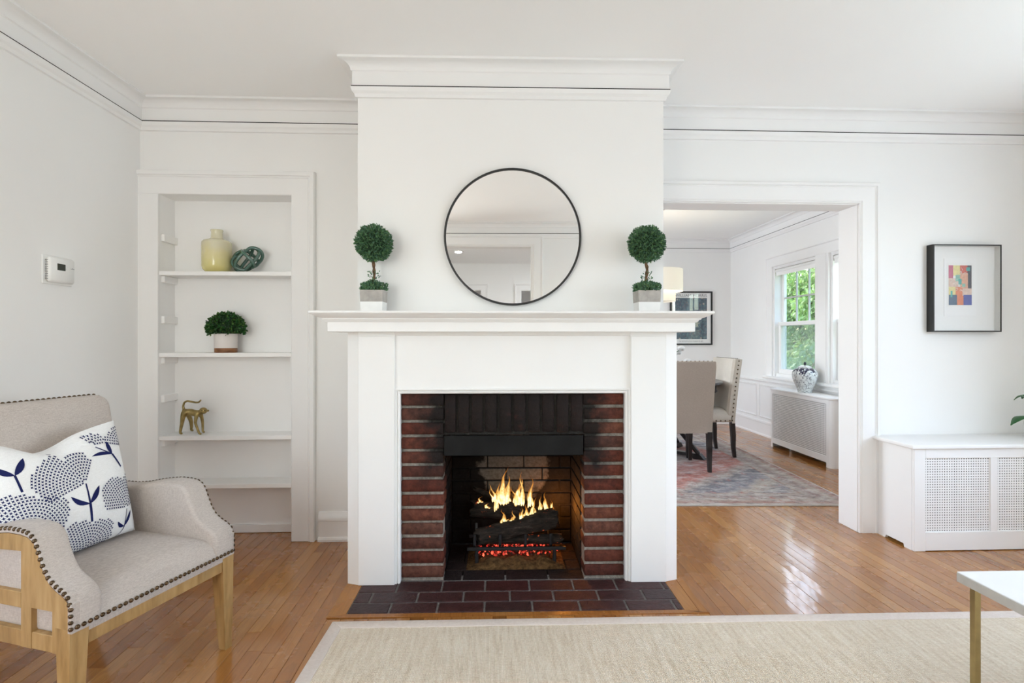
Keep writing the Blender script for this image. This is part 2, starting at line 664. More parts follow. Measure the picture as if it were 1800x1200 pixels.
def m_persian():
    m, nt, b = nodes('faded_persian')
    setp(b, .95, spec=.1)
    p = pos(nt)
    sx = N(nt, 'ShaderNodeSeparateXYZ')
    nt.links.new(p, sx.inputs[0])
    wob = noise(nt, p, 6, 4, .65)
    wobb = val(nt, 'MULTIPLY', val(nt, 'SUBTRACT', wob, .5), .35)
    ax = val(nt, 'ABSOLUTE', sx.outputs[0])
    ay = val(nt, 'ABSOLUTE', sx.outputs[1])
    dia = val(nt, 'ADD', val(nt, 'ADD', val(nt, 'MULTIPLY', ax, .95), ay), wobb)
    med = ramp(nt, val(nt, 'DIVIDE', dia, 2.4), [(.0, (.34, .30, .28)), (.14, (.14, .15, .18)), (.22, (.40, .35, .32)), (.36, (.36, .15, .13)), (.50, (.42, .13, .10)), (.56, (.33, .28, .25)), (.61, (.11, .12, .15)), (.70, (.18, .19, .23)), (.76, (.40, .35, .30)), (.86, (.15, .16, .19)), (.93, (.36, .31, .27))], 'EASE')
    edge = val(nt, 'MAXIMUM', val(nt, 'SUBTRACT', ax, 1.07), val(nt, 'SUBTRACT', ay, 1.19))
    bord = ramp(nt, val(nt, 'ADD', val(nt, 'MULTIPLY', edge, 3.0), val(nt, 'MULTIPLY', val(nt, 'SUBTRACT', wob, .5), .12)), [(.0, (.28, .13, .11)), (.08, (.36, .32, .28)), (.30, (.25, .19, .18)), (.52, (.38, .33, .28)), (.72, (.29, .13, .11)), (.80, (.40, .35, .30)), (.93, (.18, .16, .16))])
    c = mix(nt, ramp(nt, edge, [(.0, (0, 0, 0)), (.004, (1, 1, 1))]), med, bord)
    v = N(nt, 'ShaderNodeTexVoronoi')
    v.inputs['Scale'].default_value = 16
    nt.links.new(p, v.inputs['Vector'])
    c = mix(nt, .22, c, ramp(nt, v.outputs['Distance'], [(.1, (.16, .12, .13)), (.5, (.48, .42, .37))]))
    n1 = noise(nt, mapped(nt, p, (7, 11, 1)), 1, 6, .78)
    c = mix(nt, ramp(nt, n1, [(.46, (0, 0, 0)), (.66, (.75,) * 3)]), c, (.60, .555, .52))
    n2 = noise(nt, mapped(nt, p, (12, 26, 1), (0, 0, .5)), 1, 5, .75)
    c = mix(nt, ramp(nt, n2, [(.52, (0, 0, 0)), (.66, (.7,) * 3)]), c, (.10, .09, .10))
    n3 = noise(nt, mapped(nt, p, (16, 9, 1), (0, 0, 1.1)), 1, 5, .75)
    c = mix(nt, ramp(nt, n3, [(.56, (0, 0, 0)), (.68, (.65,) * 3)]), c, (.38, .13, .11))
    nt.links.new(c, b.inputs['Base Color'])
    bump(nt, b, n2, .3, .003)
    return m


PERSIAN = m_persian()


def m_glass(name, fac, tint=(1, 1, 1)):
    m, nt, b = nodes(name)
    nt.nodes.remove(b)
    t = N(nt, 'ShaderNodeBsdfTransparent')
    t.inputs[0].default_value = (*tint, 1)
    g = N(nt, 'ShaderNodeBsdfGlossy')
    g.inputs['Roughness'].default_value = .02
    mx = N(nt, 'ShaderNodeMixShader')
    mx.inputs[0].default_value = fac
    nt.links.new(t.outputs[0], mx.inputs[1])
    nt.links.new(g.outputs[0], mx.inputs[2])
    nt.links.new(mx.outputs[0], nt.nodes['Material Output'].inputs[0])
    return m


PANE = m_glass('window_glass', .05, (.97, .99, .98))
PICGLASS = m_glass('picture_glass', .07)
SCREEN, _nt, _b = nodes('insect_screen')
setp(_b, .9, spec=0)
_b.inputs['Base Color'].default_value = (.42, .46, .45, 1)
_b.inputs['Alpha'].default_value = .26
MIRROR = simple('silvered_mirror', (.97, .975, .97), .0, 1.0)
KNOTG, _nt, _b = nodes('green_glass')
setp(_b, .08, spec=.7, coat=.6)
_lw = N(_nt, 'ShaderNodeLayerWeight')
_lw.inputs[0].default_value = .45
_nt.links.new(ramp(_nt, _lw.outputs['Facing'], [(.0, (.10, .20, .17)), (.45, (.03, .13, .075)), (1, (.004, .035, .018))]), _b.inputs['Base Color'])
_b.inputs['Transmission Weight'].default_value = .25


def m_yellow():
    m, nt, b = nodes('pale_yellow_glass')
    setp(b, .16, spec=.5, coat=.4)
    p = pos(nt)
    sx = N(nt, 'ShaderNodeSeparateXYZ')
    nt.links.new(p, sx.inputs[0])
    n = noise(nt, p, 9, 3)
    f = val(nt, 'ADD', val(nt, 'MULTIPLY', sx.outputs[2], 4.0), n)
    c = ramp(nt, f, [(.0, (.66, .60, .24)), (.45, (.70, .63, .34)), (.75, (.68, .64, .46)), (1.0, (.70, .67, .48))])
    nt.links.new(c, b.inputs['Base Color'])
    b.inputs['Subsurface Weight'].default_value = .15
    b.inputs['Subsurface Radius'].default_value = (.02, .02, .01)
    return m


YELLOW = m_yellow()


def m_porcelain():
    m, nt, b = nodes('blue_white_porcelain')
    setp(b, .14, spec=.6, coat=.5)
    p = pos(nt)
    sx = N(nt, 'ShaderNodeSeparateXYZ')
    nt.links.new(p, sx.inputs[0])
    n = noise(nt, p, 26, 3, .6)
    band = ramp(nt, val(nt, 'ADD', val(nt, 'ABSOLUTE', val(nt, 'SUBTRACT', n, .5)), 0), [(.008, (1, 1, 1)), (.022, (0, 0, 0))])
    n2 = noise(nt, p, 17, 2, .5)
    up = ramp(nt, val(nt, 'ADD', val(nt, 'MULTIPLY', sx.outputs[2], 6.0), val(nt, 'MULTIPLY', val(nt, 'SUBTRACT', n2, .5), 1.4)), [(.50, (0, 0, 0)), (.56, (1, 1, 1))])
    dots = ramp(nt, noise(nt, p, 40, 2), [(.53, (1, 1, 1)), (.57, (0, 0, 0))])
    f = mix(nt, 1.0, band, mix(nt, 1.0, up, dots, 'MULTIPLY'), 'LIGHTEN')
    nt.links.new(mix(nt, f, (.74, .78, .78), (.012, .014, .05)), b.inputs['Base Color'])
    return m


PORC = m_porcelain()
DARKCER = simple('dark_blue_glaze', (.01, .012, .035), .2)


def m_poster():
    m, nt, b = nodes('poster_print')
    setp(b, .5)
    p = pos(nt)
    v = N(nt, 'ShaderNodeTexVoronoi')
    v.inputs['Scale'].default_value = 14
    nt.links.new(mapped(nt, p, (1, 1, 1.0)), v.inputs['Vector'])
    n = noise(nt, p, 30, 3, .6)
    c = ramp(nt, n, [(.35, (.018, .035, .06)), (.5, (.035, .085, .13)), (.62, (.07, .15, .17)), (.7, (.18, .22, .2))])
    c = mix(nt, ramp(nt, v.outputs['Distance'], [(.16, (1, 1, 1)), (.2, (0, 0, 0))]), c, (.42, .38, .32))
    r = noise(nt, p, 45, 1)
    c = mix(nt, ramp(nt, r, [(.67, (0, 0, 0)), (.70, (1, 1, 1))]), c, (.30, .08, .06))
    nt.links.new(c, b.inputs['Base Color'])
    return m


POSTER = m_poster()
ARTC = {n: simple('art_' + n, c, .7, var=.12, vscale=60) for n, c in dict(rose=(.55, .16, .25), straw=(.78, .70, .33), teal=(.10, .42, .40), coral=(.72, .25, .14), rust=(.60, .13, .10), ink=(.06, .06, .08), cobalt=(.09, .12, .38), slate=(.10, .16, .24), blush=(.72, .55, .47), sage=(.30, .55, .45), salmon=(.72, .40, .28), chalk=(.82, .82, .78)).items()}


def m_walnut():
    m, nt, b = nodes('acacia_base')
    setp(b, .45)
    p = pos(nt)
    g = noise(nt, mapped(nt, p, (20, 20, 70)), 1, 3)
    nt.links.new(ramp(nt, g, [(.3, (.14, .05, .018)), (.7, (.32, .14, .05))]), b.inputs['Base Color'])
    return m


ACACIA = m_walnut()


def m_log():
    m, nt, b = nodes('charred_log')
    setp(b, .9, spec=.2)
    p = pos(nt)
    n1 = noise(nt, mapped(nt, p, (14, 60, 60)), 1, 4, .7)
    nt.links.new(ramp(nt, n1, [(.35, (.008, .007, .006)), (.6, (.035, .026, .02)), (.8, (.11, .09, .075))]), b.inputs['Base Color'])
    e = noise(nt, p, 30, 3, .7)
    ge = N(nt, 'ShaderNodeNewGeometry')
    b.inputs['Emission Color'].default_value = (1, .16, .04, 1)
    nt.links.new(ramp(nt, e, [(.66, (0, 0, 0)), (.74, (.9,) * 3)]), b.inputs['Emission Strength'])
    bump(nt, b, n1, .8, .01)
    return m


LOGM = m_log()


def m_ember():
    m, nt, b = nodes('glowing_embers')
    setp(b, .9, spec=.1)
    rnd = N(nt, 'ShaderNodeNewGeometry').outputs['Random Per Island']
    n = noise(nt, pos(nt), 40, 3, .7)
    f = val(nt, 'MULTIPLY', val(nt, 'ADD', rnd, n), .5)
    nt.links.new(ramp(nt, f, [(.3, (.03, .02, .017)), (.6, (.12, .04, .02))]), b.inputs['Base Color'])
    nt.links.new(ramp(nt, f, [(.38, (.05, .0, .0)), (.56, (1, .035, .03)), (.78, (1, .16, .08))]), b.inputs['Emission Color'])
    nt.links.new(ramp(nt, f, [(.44, (0, 0, 0)), (.58, (.55,) * 3), (.78, (1.8,) * 3)]), b.inputs['Emission Strength'])
    return m


EMBER = m_ember()
ASH = simple('ash_bed', (.10, .055, .022), .95, spec=.1, var=.6, vscale=45, bmp=.8, bscale=80, bdist=.01)


def m_flame(name, hot):
    m, nt, b = nodes(name)
    nt.nodes.remove(b)
    p = pos(nt, 'Generated')
    sx = N(nt, 'ShaderNodeSeparateXYZ')
    nt.links.new(p, sx.inputs[0])
    lw = N(nt, 'ShaderNodeLayerWeight')
    lw.inputs[0].default_value = .5
    core = val(nt, 'SUBTRACT', 1.0, lw.outputs['Facing'])
    h = sx.outputs[2]
    n = noise(nt, pos(nt, 'World'), 38, 2)
    t = val(nt, 'ADD', val(nt, 'SUBTRACT', val(nt, 'MULTIPLY', core, 1.05), val(nt, 'MULTIPLY', h, .62)), val(nt, 'MULTIPLY', val(nt, 'SUBTRACT', n, .5), .6))
    em = N(nt, 'ShaderNodeEmission')
    nt.links.new(ramp(nt, t, [(.0, (1, .16, .012)), (.3, (1, .24, .02)), (.5, (1, .40, .05)), (.68, (1, .66, .20)), (.85, (1, .88, .5))]), em.inputs[0])
    nt.links.new(ramp(nt, t, [(0, (.35 * hot,) * 3), (.4, (1.0 * hot,) * 3), (.7, (1.35 * hot,) * 3), (.92, (1.9 * hot,) * 3)]), em.inputs[1])
    tr = N(nt, 'ShaderNodeBsdfTransparent')
    mx = N(nt, 'ShaderNodeMixShader')
    nt.links.new(ramp(nt, t, [(.05, (.0,) * 3), (.30, (.10,) * 3), (.60, (.42,) * 3), (.90, (.92,) * 3)]), mx.inputs[0])
    nt.links.new(tr.outputs[0], mx.inputs[1])
    nt.links.new(em.outputs[0], mx.inputs[2])
    nt.links.new(mx.outputs[0], nt.nodes['Material Output'].inputs[0])
    return m


FLAME = m_flame('flame', 1.0)
BULB, _nt, _b = nodes('downlight_glow')
_b.inputs['Emission Color'].default_value = (1, .97, .92, 1)
_b.inputs['Emission Strength'].default_value = 30

# ------------------------------------------------------------------ room dimensions
XL, XR, YB, YD, YR, ZC = -1.99, 3.30, 3.10, 7.12, -1.00, 2.52
DXL = -1.2            # dining room left wall
W1 = (5.20, 6.03)     # dining window openings (along the right wall)
W2 = (4.16, 4.99)
WZ = (.735, 2.00)
OPX = (.93, 2.225)    # opening to the dining room
OPZ = 1.985
NIX = (-1.885, -1.131)
NIZ = 1.99


def wall_with_holes(mb, axis, c0, c1, a0, a1, z0, z1, holes):
    """axis 'x': wall runs along x (c=y); 'y': runs along y (c=x). holes: (a0,a1,z0,z1) sorted"""
    def bx(s0, s1, q0, q1):
        if s1 - s0 < 1e-4 or q1 - q0 < 1e-4: return
        if axis == 'x': mb.box(s0, c0, q0, s1, c1, q1)
        else: mb.box(c0, s0, q0, c1, s1, q1)
    cur = a0
    for (h0, h1, y0, y1) in sorted(holes):
        bx(cur, h0, z0, z1)
        bx(h0, h1, z0, y0)
        bx(h0, h1, y1, z1)
        cur = h1
    bx(cur, a1, z0, z1)


m = MB(); wall_with_holes(m, 'x', YB, 3.25, XL, XR, 0, ZC, [(NIX[0], NIX[1], 0, NIZ), (OPX[0], OPX[1], 0, OPZ), (-.24, .48, 0, .95)])
struct('wall_back', m, WALL)
m = MB(); wall_with_holes(m, 'y', XL - .12, XL, -4.3, YB + .3, 0, ZC, [(-.45, 1.15, .75, 2.1)])
struct('wall_left', m, WALL)
m = MB(); wall_with_holes(m, 'y', XR, XR + .14, YR, YD, 0, ZC, [(-.05, 2.15, .78, 2.1), (W2[0], W2[1], *WZ), (W1[0], W1[1], *WZ)])
struct('wall_right', m, WALL)
m = MB(); wall_with_holes(m, 'x', YR - .14, YR, XL, XR + .14, 0, ZC, [(-1.85, -1.0, .75, 2.1), (-.85, .40, 0, 2.265), (1.15, 2.75, .75, 2.1)])
struct('wall_rear', m, WALL)
m = MB(); m.box(DXL - .1, YD, 0, XR + .14, YD + .12, ZC)
struct('wall_dining_far', m, WALL)
m = MB(); wall_with_holes(m, 'y', DXL - .1, DXL, 3.25, YD, 0, ZC, [(4.35, 6.25, .75, 2.1)])
struct('wall_dining_left', m, WALL)
m = MB(); wall_with_holes(m, 'x', -4.42, -4.3, XL - .12, 2.6, 0, ZC, [(-1.18, -.38, 0, 2.03), (.35, 1.15, 0, 2.03)])
struct('wall_hall_far', m, WALL)
m = MB(); m.box(-2.2, -5.3, 0, 1.3, -5.2, ZC); m.box(-2.3, -5.3, 0, -2.2, -4.42, ZC); m.box(1.3, -5.3, 0, 1.4, -4.42, ZC)
struct('wall_hall_closet', m, WALL)
m = MB(); m.box(2.5, -4.3, 0, 2.6, YR - .14, ZC)
struct('wall_hall_right', m, WALL)
m = MB(); m.box(XL - .35, -5.4, ZC, XR + .14, YD + .12, ZC + .12)
struct('ceiling', m, CEILP)
# chimney breast
m = MB()
m.box(-.65, 2.62, .92, .865, 3.105, ZC)
m.box(-.65, 2.62, 0, -.43, 3.105, .92)
m.box(.655, 2.62, 0, .865, 3.105, .92)
ch = struct('wall_chimney', m, WALL, off=OFF)
ch.matrix_world = Matrix.Translation((FX, FY, 0)) @ Matrix.Rotation(FR, 4, 'Z') @ Matrix.Translation(ch.location)

# ------------------------------------------------------------------ cornice with the picture-rail crack, its shade put in as a dark strip
cove = [(.028 + .044 * (1 - math.cos(t)), 2.470 + .036 * math.sin(t)) for t in [R(a) for a in range(0, 91, 15)]]
CORN = [(0, 2.345), (.010, 2.347), (.014, 2.362), (.024, 2.372), (.030, 2.391), (.010, 2.3915), (.010, 2.3975), (.022, 2.398), (.022, 2.466), (.028, 2.470)] + cove[1:] + [(.078, 2.508), (.078, 2.5195), (0, 2.5195)]
CL, CR_ = fp(-.65, 2.62), fp(.865, 2.62)
loopA = [(XL, YR, 0), (XL, YB, 0), (fp(-.65, 3.1).x, YB, 0), (CL.x, CL.y, 0), (CR_.x, CR_.y, 0), (fp(.865, 3.1).x, YB, 0), (XR, YB, 0), (XR, YR, 0)]
loopB = [(DXL, 3.25, 0), (DXL, YD, 0), (XR, YD, 0), (XR, 3.25, 0)]
for i, lp in enumerate((loopA, loopB)):
    m = MB(); m.sweep(lp, CORN, (0, 0, 1), side=-1, closed=True)
    t = struct('trim_%d' % (i + 1), m, TRIM, smooth=True, angle=25)
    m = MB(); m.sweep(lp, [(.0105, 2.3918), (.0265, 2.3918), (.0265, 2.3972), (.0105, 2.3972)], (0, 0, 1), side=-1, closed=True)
    sub('gap_shade_strip', m, GAPSHADE_EYE, t)  # dark strip stands in for the shade inside the gap

# ------------------------------------------------------------------ baseboards
BASE = [(0, 0), (.030, 0), (.030, .012), (.024, .022), (.018, .024), (.018, .112), (.024, .116), (.026, .128), (.022, .140), (.015, .150), (.010, .163), (0, .165)]


def baseboard(name, path, prof=BASE):
    m = MB(); m.sweep(path, prof, (0, 0, 1), side=-1)
    return struct(name, m, TRIM, smooth=True, angle=30)


baseboard('baseboard_back', [(-.985, YB, 0), (fp(-.65, 3.1).x, YB, 0)])
baseboard('baseboard_left', [(XL, YR, 0), (XL, YB - .03, 0)])
baseboard('baseboard_right', [(XR, YB, 0), (XR, YR, 0)])
DBASE = [(0, 0), (.03, 0), (.03, .015), (.02, .025), (.02, .15), (.026, .155), (.024, .175), (.010, .185), (.008, .20), (0, .20)]
baseboard('baseboard_dining', [(DXL, YD, 0), (XR, YD, 0), (XR, 3.25, 0)], DBASE)
m = MB(); m.sweep([(DXL, YD, 0), (XR, YD, 0), (XR, 3.25, 0)], [(0, .635), (.014, .637), (.016, .650), (.034, .655), (.038, .664), (.034, .673), (0, .675)], (0, 0, 1), side=-1)
struct('trim_3', m, TRIM, smooth=True, angle=30)
# wainscot skin and panel mouldings
m = MB()
m.box(XR - .008, 3.25, .18, XR, YD, .64)
m.box(DXL, YD - .008, .18, XR, YD, .64)
wn_ = struct('trim_4', m, TRIM)


def panel_mould(pts, nrm):
    m = MB(); m.sweep(pts, [(0, 0), (.012, .004), (.016, .012), (.024, .014), (.030, .006), (.032, 0)], nrm, side=-1, closed=True)
    sub('panel_moulding', m, TRIM, wn_, smooth=True, angle=30)


for (y0, y1) in ((6.42, 7.0), (5.78, 6.30), (5.1, 5.66), (4.45, 5.0)):
    panel_mould([(XR - .008, y1, .245), (XR - .008, y1, .585), (XR - .008, y0, .585), (XR - .008, y0, .245)][::-1], (-1, 0, 0))
for k in range(4):
    x1 = 3.15 - k * .72
    panel_mould([(x1 - .6, YD - .008, .245), (x1 - .6, YD - .008, .585), (x1, YD - .008, .585), (x1, YD - .008, .245)], (0, -1, 0))

# ------------------------------------------------------------------ cased opening to the dining room
CAS = [(0, 0), (0, .020), (.006, .024), (.010, .020), (.016, .026), (.090, .026), (.096, .030), (.100, .026), (.104, .034), (.118, .036), (.122, .030), (.122, 0)]


def casing(mb, x0, x1, z1, y, prof=CAS, nrm=(0, -1, 0)):
    mb.sweep([(x0, y, 0), (x0, y, z1), (x1, y, z1), (x1, y, 0)], prof, nrm)


m = MB()
m.sweep([(OPX[0], YB, OPZ - .012), (OPX[1] - .012, YB, OPZ - .012), (OPX[1] - .012, YB, 0)], CAS, (0, -1, 0))
m.sweep([(OPX[1] - .012, 3.25, 0), (OPX[1] - .012, 3.25, OPZ - .012), (OPX[0], 3.25, OPZ - .012)], CAS, (0, 1, 0))
tr = struct('trim_5', m, TRIM, smooth=True, angle=25)
m = MB(); m.box(OPX[1] - .018, YB - .008, 0, OPX[1] + .004, 3.258, OPZ, .002)
sub('jamb', m, TRIM, tr)
m = MB(); m.box(OPX[0] - .004, YB - .008, OPZ - .018, OPX[1], 3.258, OPZ + .004, .002)
sub('head_jamb', m, TRIM, tr)
m = MB(); m.box(OPX[0] - .004, YB - .008, 0, OPX[0] + .016, 3.258, OPZ, .002)
sub('jamb', m, TRIM, tr)
# opening behind the camera, seen in the mirror
m = MB()
m.sweep([(.39, YR, 0), (.39, YR, 2.255), (-.84, YR, 2.255), (-.84, YR, 0)], CAS, (0, 1, 0))
tr = struct('trim_6', m, TRIM, smooth=True, angle=25)
for (x0, x1) in ((.372, .402), (-.852, -.822)):
    m = MB(); m.box(x0, YR - .15, 0, x1, YR + .005, 2.262); sub('jamb', m, TRIM, tr)
m = MB(); m.box(-.848, YR - .148, 2.245, .398, YR + .004, 2.267); sub('head_jamb', m, TRIM, tr)
m = MB()
for (x0, x1) in ((-1.18, -.38), (.35, 1.15)):
    m.sweep([(x1, -4.3, 0), (x1, -4.3, 2.03), (x0, -4.3, 2.03), (x0, -4.3, 0)], CAS, (0, 1, 0))
struct('trim_7', m, TRIM, smooth=True, angle=25)
# recessed downlight in the hall ceiling
dl = thing('recessed_downlight', 'small round recessed ceiling downlight glowing in the hall', 'downlight', (-.66, -2.98, ZC - .012))
m = MB(); m.lathe([(.075, .0), (.075, .012), (.05, .012), (.055, .0)], seg=24); obj('trim_ring', m, WHITEPL, dl, smooth=True)
m = MB(); m.lathe([(.055, .004), (.050, -.008), (.03, -.014), (.001, -.016)], seg=24, cap=False); obj('lens', m, BULB, dl)
hl = bpy.data.lights.new('hall_fill_light', 'AREA'); hl.shape = 'DISK'; hl.size = .7; hl.energy = 75; hl.color = (.88, .94, 1)  # unseen fill lamp added to brighten the hall, apart from the recessed fitting
ho = link('hall_fill_light', hl); ho.location = (1.65, -2.3, 2.48)

# ------------------------------------------------------------------ windows
def window_on_x(name, y0, y1, xin, xout, full, mirror=1):
    """double-hung window in a wall that runs along y. interior at xin"""
    w = link(name, None); w.location = (xin, (y0 + y1) / 2, WZ[0]); w['kind'] = 'structure'
    d = Vector((-xin, -(y0 + y1) / 2, -WZ[0]))
    s = 1 if xout > xin else -1
    X = lambda a: xin + s * a
    P = lambda nm, mb, mt, **kw: obj(nm, mb, mt, w, off=d, **kw)
    z0, z1 = WZ
    zm = 1.335
    m = MB()
    m.box(X(.0), y0, z0, X(.14), y0 + .03, z1); m.box(X(0), y1 - .03, z0, X(.14), y1, z1)
    m.box(X(.001), y0 + .03, z1 - .03, X(.139), y1 - .03, z1); m.box(X(.02), y0 + .03, z0, X(.139), y1 - .03, z0 + .03)
    P('window_frame', m, TRIM)
    a0, a1 = y0 + .03, y1 - .03
    # lower sash (inner track)
    m = MB()
    for (p, q, r_, t) in ((a0, a0 + .045, z0 + .03, zm + .02), (a1 - .045, a1, z0 + .03, zm + .02)):
        m.box(X(.0458), p, r_, X(.0792), q, t, .003)
    m.box(X(.045), a0, z0 + .03, X(.080), a1, z0 + .085, .003)
    m.box(X(.042), a0, zm - .020, X(.080), a1, zm + .022, .003)
    so = P('lower_sash', m, TRIM)
    m = MB(); m.box(X(.060), a0 + .04, z0 + .08, X(.064), a1 - .04, zm - .018); P('pane', m, PANE)
    # upper sash (outer track)
    m = MB()
    for (p, q) in ((a0, a0 + .040), (a1 - .040, a1)):
        m.box(X(.0858), p, zm - .019, X(.1172), q, z1 - .031, .003)
    m.box(X(.085), a0, z1 - .085, X(.118), a1, z1 - .03, .003)
    m.box(X(.085), a0, zm - .022, X(.118), a1, zm + .016, .003)
    P('upper_sash', m, TRIM)
    b0, b1, c0, c1 = a0 + .04, a1 - .04, zm + .016, z1 - .085
    for r_ in range(2):
        for k in range(3):
            yy0, yy1 = b0 + (b1 - b0) * k / 3, b0 + (b1 - b0) * (k + 1) / 3
            zz0, zz1 = c0 + (c1 - c0) * r_ / 2, c0 + (c1 - c0) * (r_ + 1) / 2
            m = MB(); m.box(X(.100), yy0, zz0, X(.104), yy1, zz1); P('pane', m, PANE)
    for k in (1, 2):
        yy = b0 + (b1 - b0) * k / 3
        m = MB(); m.box(X(.094), yy - .008, c0, X(.110), yy + .008, c1); P('muntin', m, MUNTIN)
    m = MB(); m.box(X(.093), b0, (c0 + c1) / 2 - .008, X(.111), b1, (c0 + c1) / 2 + .008); P('muntin', m, MUNTIN)
    m = MB(); m.box(X(.122), a0, z0 + .03, X(.124), a1, zm); P('insect_screen', m, SCREEN)
    # roller blind
    m = MB(); m.tube([(X(.03), y0 + .035, z1 - .055), (X(.03), y1 - .035, z1 - .055)], .026, 16)
    rb = P('roller_blind', m, WHITEPL, smooth=True)
    m = MB(); m.box(X(.004), y0 + .028, z1 - .085, X(.05), y0 + .036, z1 - .025); m.box(X(.004), y1 - .036, z1 - .085, X(.05), y1 - .028, z1 - .025)
    P('blind_bracket', m, FRAMEIN)
    m = MB(); m.box(X(.008), y0 + .045, z1 - .11, X(.011), y1 - .045, z1 - .055); P('blind_hem', m, PAPER)
    return w


MUNTIN = simple('grey_muntin', (.50, .50, .49), .5)
window_on_x('window_1', W1[0], W1[1], XR, XR + .14, True)
window_on_x('window_2', W2[0], W2[1], XR, XR + .14, True)
WCAS = [(0, 0), (0, .018), (.014, .024), (.095, .026), (.105, .036), (.125, .036), (.128, 0)]
m = MB()
m.sweep([(XR, W1[1], WZ[0] - .03), (XR, W1[1], WZ[1]), (XR, W2[0], WZ[1]), (XR, W2[0], WZ[0] - .03)], WCAS, (-1, 0, 0))
m.box(XR - .026, W2[1], WZ[0] - .03, XR, W1[0], WZ[1])
m.box(XR - .032, W2[1] + .03, WZ[0] - .03, XR, W1[0] - .03, WZ[1])
m.box(XR - .065, W2[0] - .14, WZ[0] - .035, XR + .03, W1[1] + .14, WZ[0] - .003, .008)
m.box(XR - .022, W2[0] - .12, WZ[0] - .085, XR, W1[1] + .12, WZ[0] - .035)
struct('trim_8', m, TRIM, smooth=True, angle=25)


def plain_window(name, axis, c, s, a0, a1, z0, z1):
    w = link(name, None); w['kind'] = 'structure'
    mid = (a0 + a1) / 2
    w.location = (c, mid, z0) if axis == 'y' else (mid, c, z0)
    d = -w.location
    m = MB()

    def bx(p0, p1, q0, q1, d0, d1):
        if axis == 'y': m.box(c + s * d0, p0, q0, c + s * d1, p1, q1, .004)
        else: m.box(p0, c + s * d0, q0, p1, c + s * d1, q1, .004)
    bx(a0, a0 + .05, z0, z1, .03, .09); bx(a1 - .05, a1, z0, z1, .03, .09)
    bx(a0, a1, z0, z0 + .05, .03, .09); bx(a0, a1, z1 - .05, z1, .03, .09)
    n = max(1, round((a1 - a0) / .85))
    for k in range(1, n):
        q = a0 + (a1 - a0) * k / n
        bx(q - .035, q + .035, z0, z1, .03, .09)
    zm = (z0 + z1) / 2
    bx(a0, a1, zm - .025, zm + .025, .03, .09)
    obj('window_frame', m, TRIM, w, off=d)
    m = MB()
    bx(a0 - .11, a0, z0 - .11, z1 + .11, -.022, 0); bx(a1, a1 + .11, z0 - .11, z1 + .11, -.022, 0)
    bx(a0, a1, z1, z1 + .11, -.022, 0); bx(a0, a1, z0 - .11, z0, -.022, 0)
    obj('window_casing', m, TRIM, w, off=d)


plain_window('window_3', 'y', XR, 1, -.05, 2.15, .78, 2.1)
plain_window('window_4', 'y', XL, -1, -.45, 1.15, .75, 2.1)
plain_window('added_window_5', 'x', YR, -1, 1.15, 2.75, .75, 2.1)  # unseen window, put in for the rear light
plain_window('added_window_6', 'x', YR, -1, -1.85, -1.0, .75, 2.1)  # unseen window, added to carry the rear-left fill
plain_window('added_window_7', 'y', DXL, -1, 4.35, 6.25, .75, 2.1)  # unseen window, added to carry the dining room fill

# ------------------------------------------------------------------ wooden floor: every board with its own edges
m = MB(); m.box(XL - .4, -5.4, -.06, XR + .14, YD + .12, -.018)
floor = struct('floor', m, simple('subfloor', (.10, .05, .025), .9))
FP = PIV[floor.name]
PW = .0572


def project(x, y):
    a = R(2.4)
    xc, yc = x * math.cos(a) - y * math.sin(a), x * math.sin(a) + y * math.cos(a)
    if yc < .2: return None
    return 900 + 930 * xc / yc, 596 + 930 * CAM_H / yc


boards = []
ncol = int((XR - XL) / PW)
for c in range(ncol + 1):
    x0 = XL + c * PW
    x1 = min(x0 + PW, XR)
    xm = (x0 + x1) / 2
    spans = []
    if x1 < -.655:
        spans = [(-1.0, 3.30 if NIX[0] < xm < NIX[1] else 3.10)]
    elif x0 < .88:
        spans = [(-1.0, 2.218)]
        if x0 > .3: spans.append((3.25, YD))
    elif OPX[0] < xm < OPX[1]:
        spans = [(-1.0, YD)]
    else:
        spans = [(-1.0, 3.10), (3.25, YD)]
    for (s0, s1) in spans:
        y = s0 - random.uniform(0, 1.0)
        while y < s1:
            ln = random.choice((.45, .6, .75, .9, 1.1, 1.3, 1.6)) * random.uniform(.9, 1.1)
            a, b = max(y, s0), min(y + ln, s1)
            if b - a > .04:
                boards.append((x0, x1, a, b))
            elif b - a > .002 and boards:
                q = boards[-1]; boards[-1] = (q[0], q[1], q[2], b)
            y += ln


def vis_area(bd):
    x0, x1, a, b = bd
    n = 12
    tot = 0
    for k in range(n):
        y = a + (b - a) * (k + .5) / n
        dy = (b - a) / n
        xm = (x0 + x1) / 2
        if -.62 < xm < 3.1 and y < 2.16: continue
        if y > 3.66 and xm < 2.5: continue
        if 2.31 < xm and 2.78 < y < 3.3: continue
        p, q = project(xm, y - dy / 2), project(xm, y + dy / 2)
        if not p or not q: continue
        if not (0 < p[0] < 1800 and p[1] < 1200): continue
        if y > 3.25 and not (1188 < p[0] < 1490): continue
        yc = xm * math.sin(R(2.4)) + y * math.cos(R(2.4))
        tot += (p[1] - q[1]) * 930 * (x1 - x0) / yc
    return tot


def board_mesh(mb, bd, rng):
    x0, x1, a, b = bd
    g, e = .0004, .0010
    t0, t1 = rng.uniform(-.0007, .0004), rng.uniform(-.0007, .0004)
    vs_ = []
    for (x, z) in ((x0 + g, -.012), (x0 + g, -.0009 + t0), (x0 + g + e, t0), ((x0 + x1) / 2, (t0 + t1) / 2 + .00012), (x1 - g - e, t1), (x1 - g, -.0009 + t1), (x1 - g, -.012)):
        vs_.append((x, z))
    r0 = [(x, a + .0004, z) for x, z in vs_]
    r1 = [(x, b - .0004, z) for x, z in vs_]
    mb.rings([r0, r1])


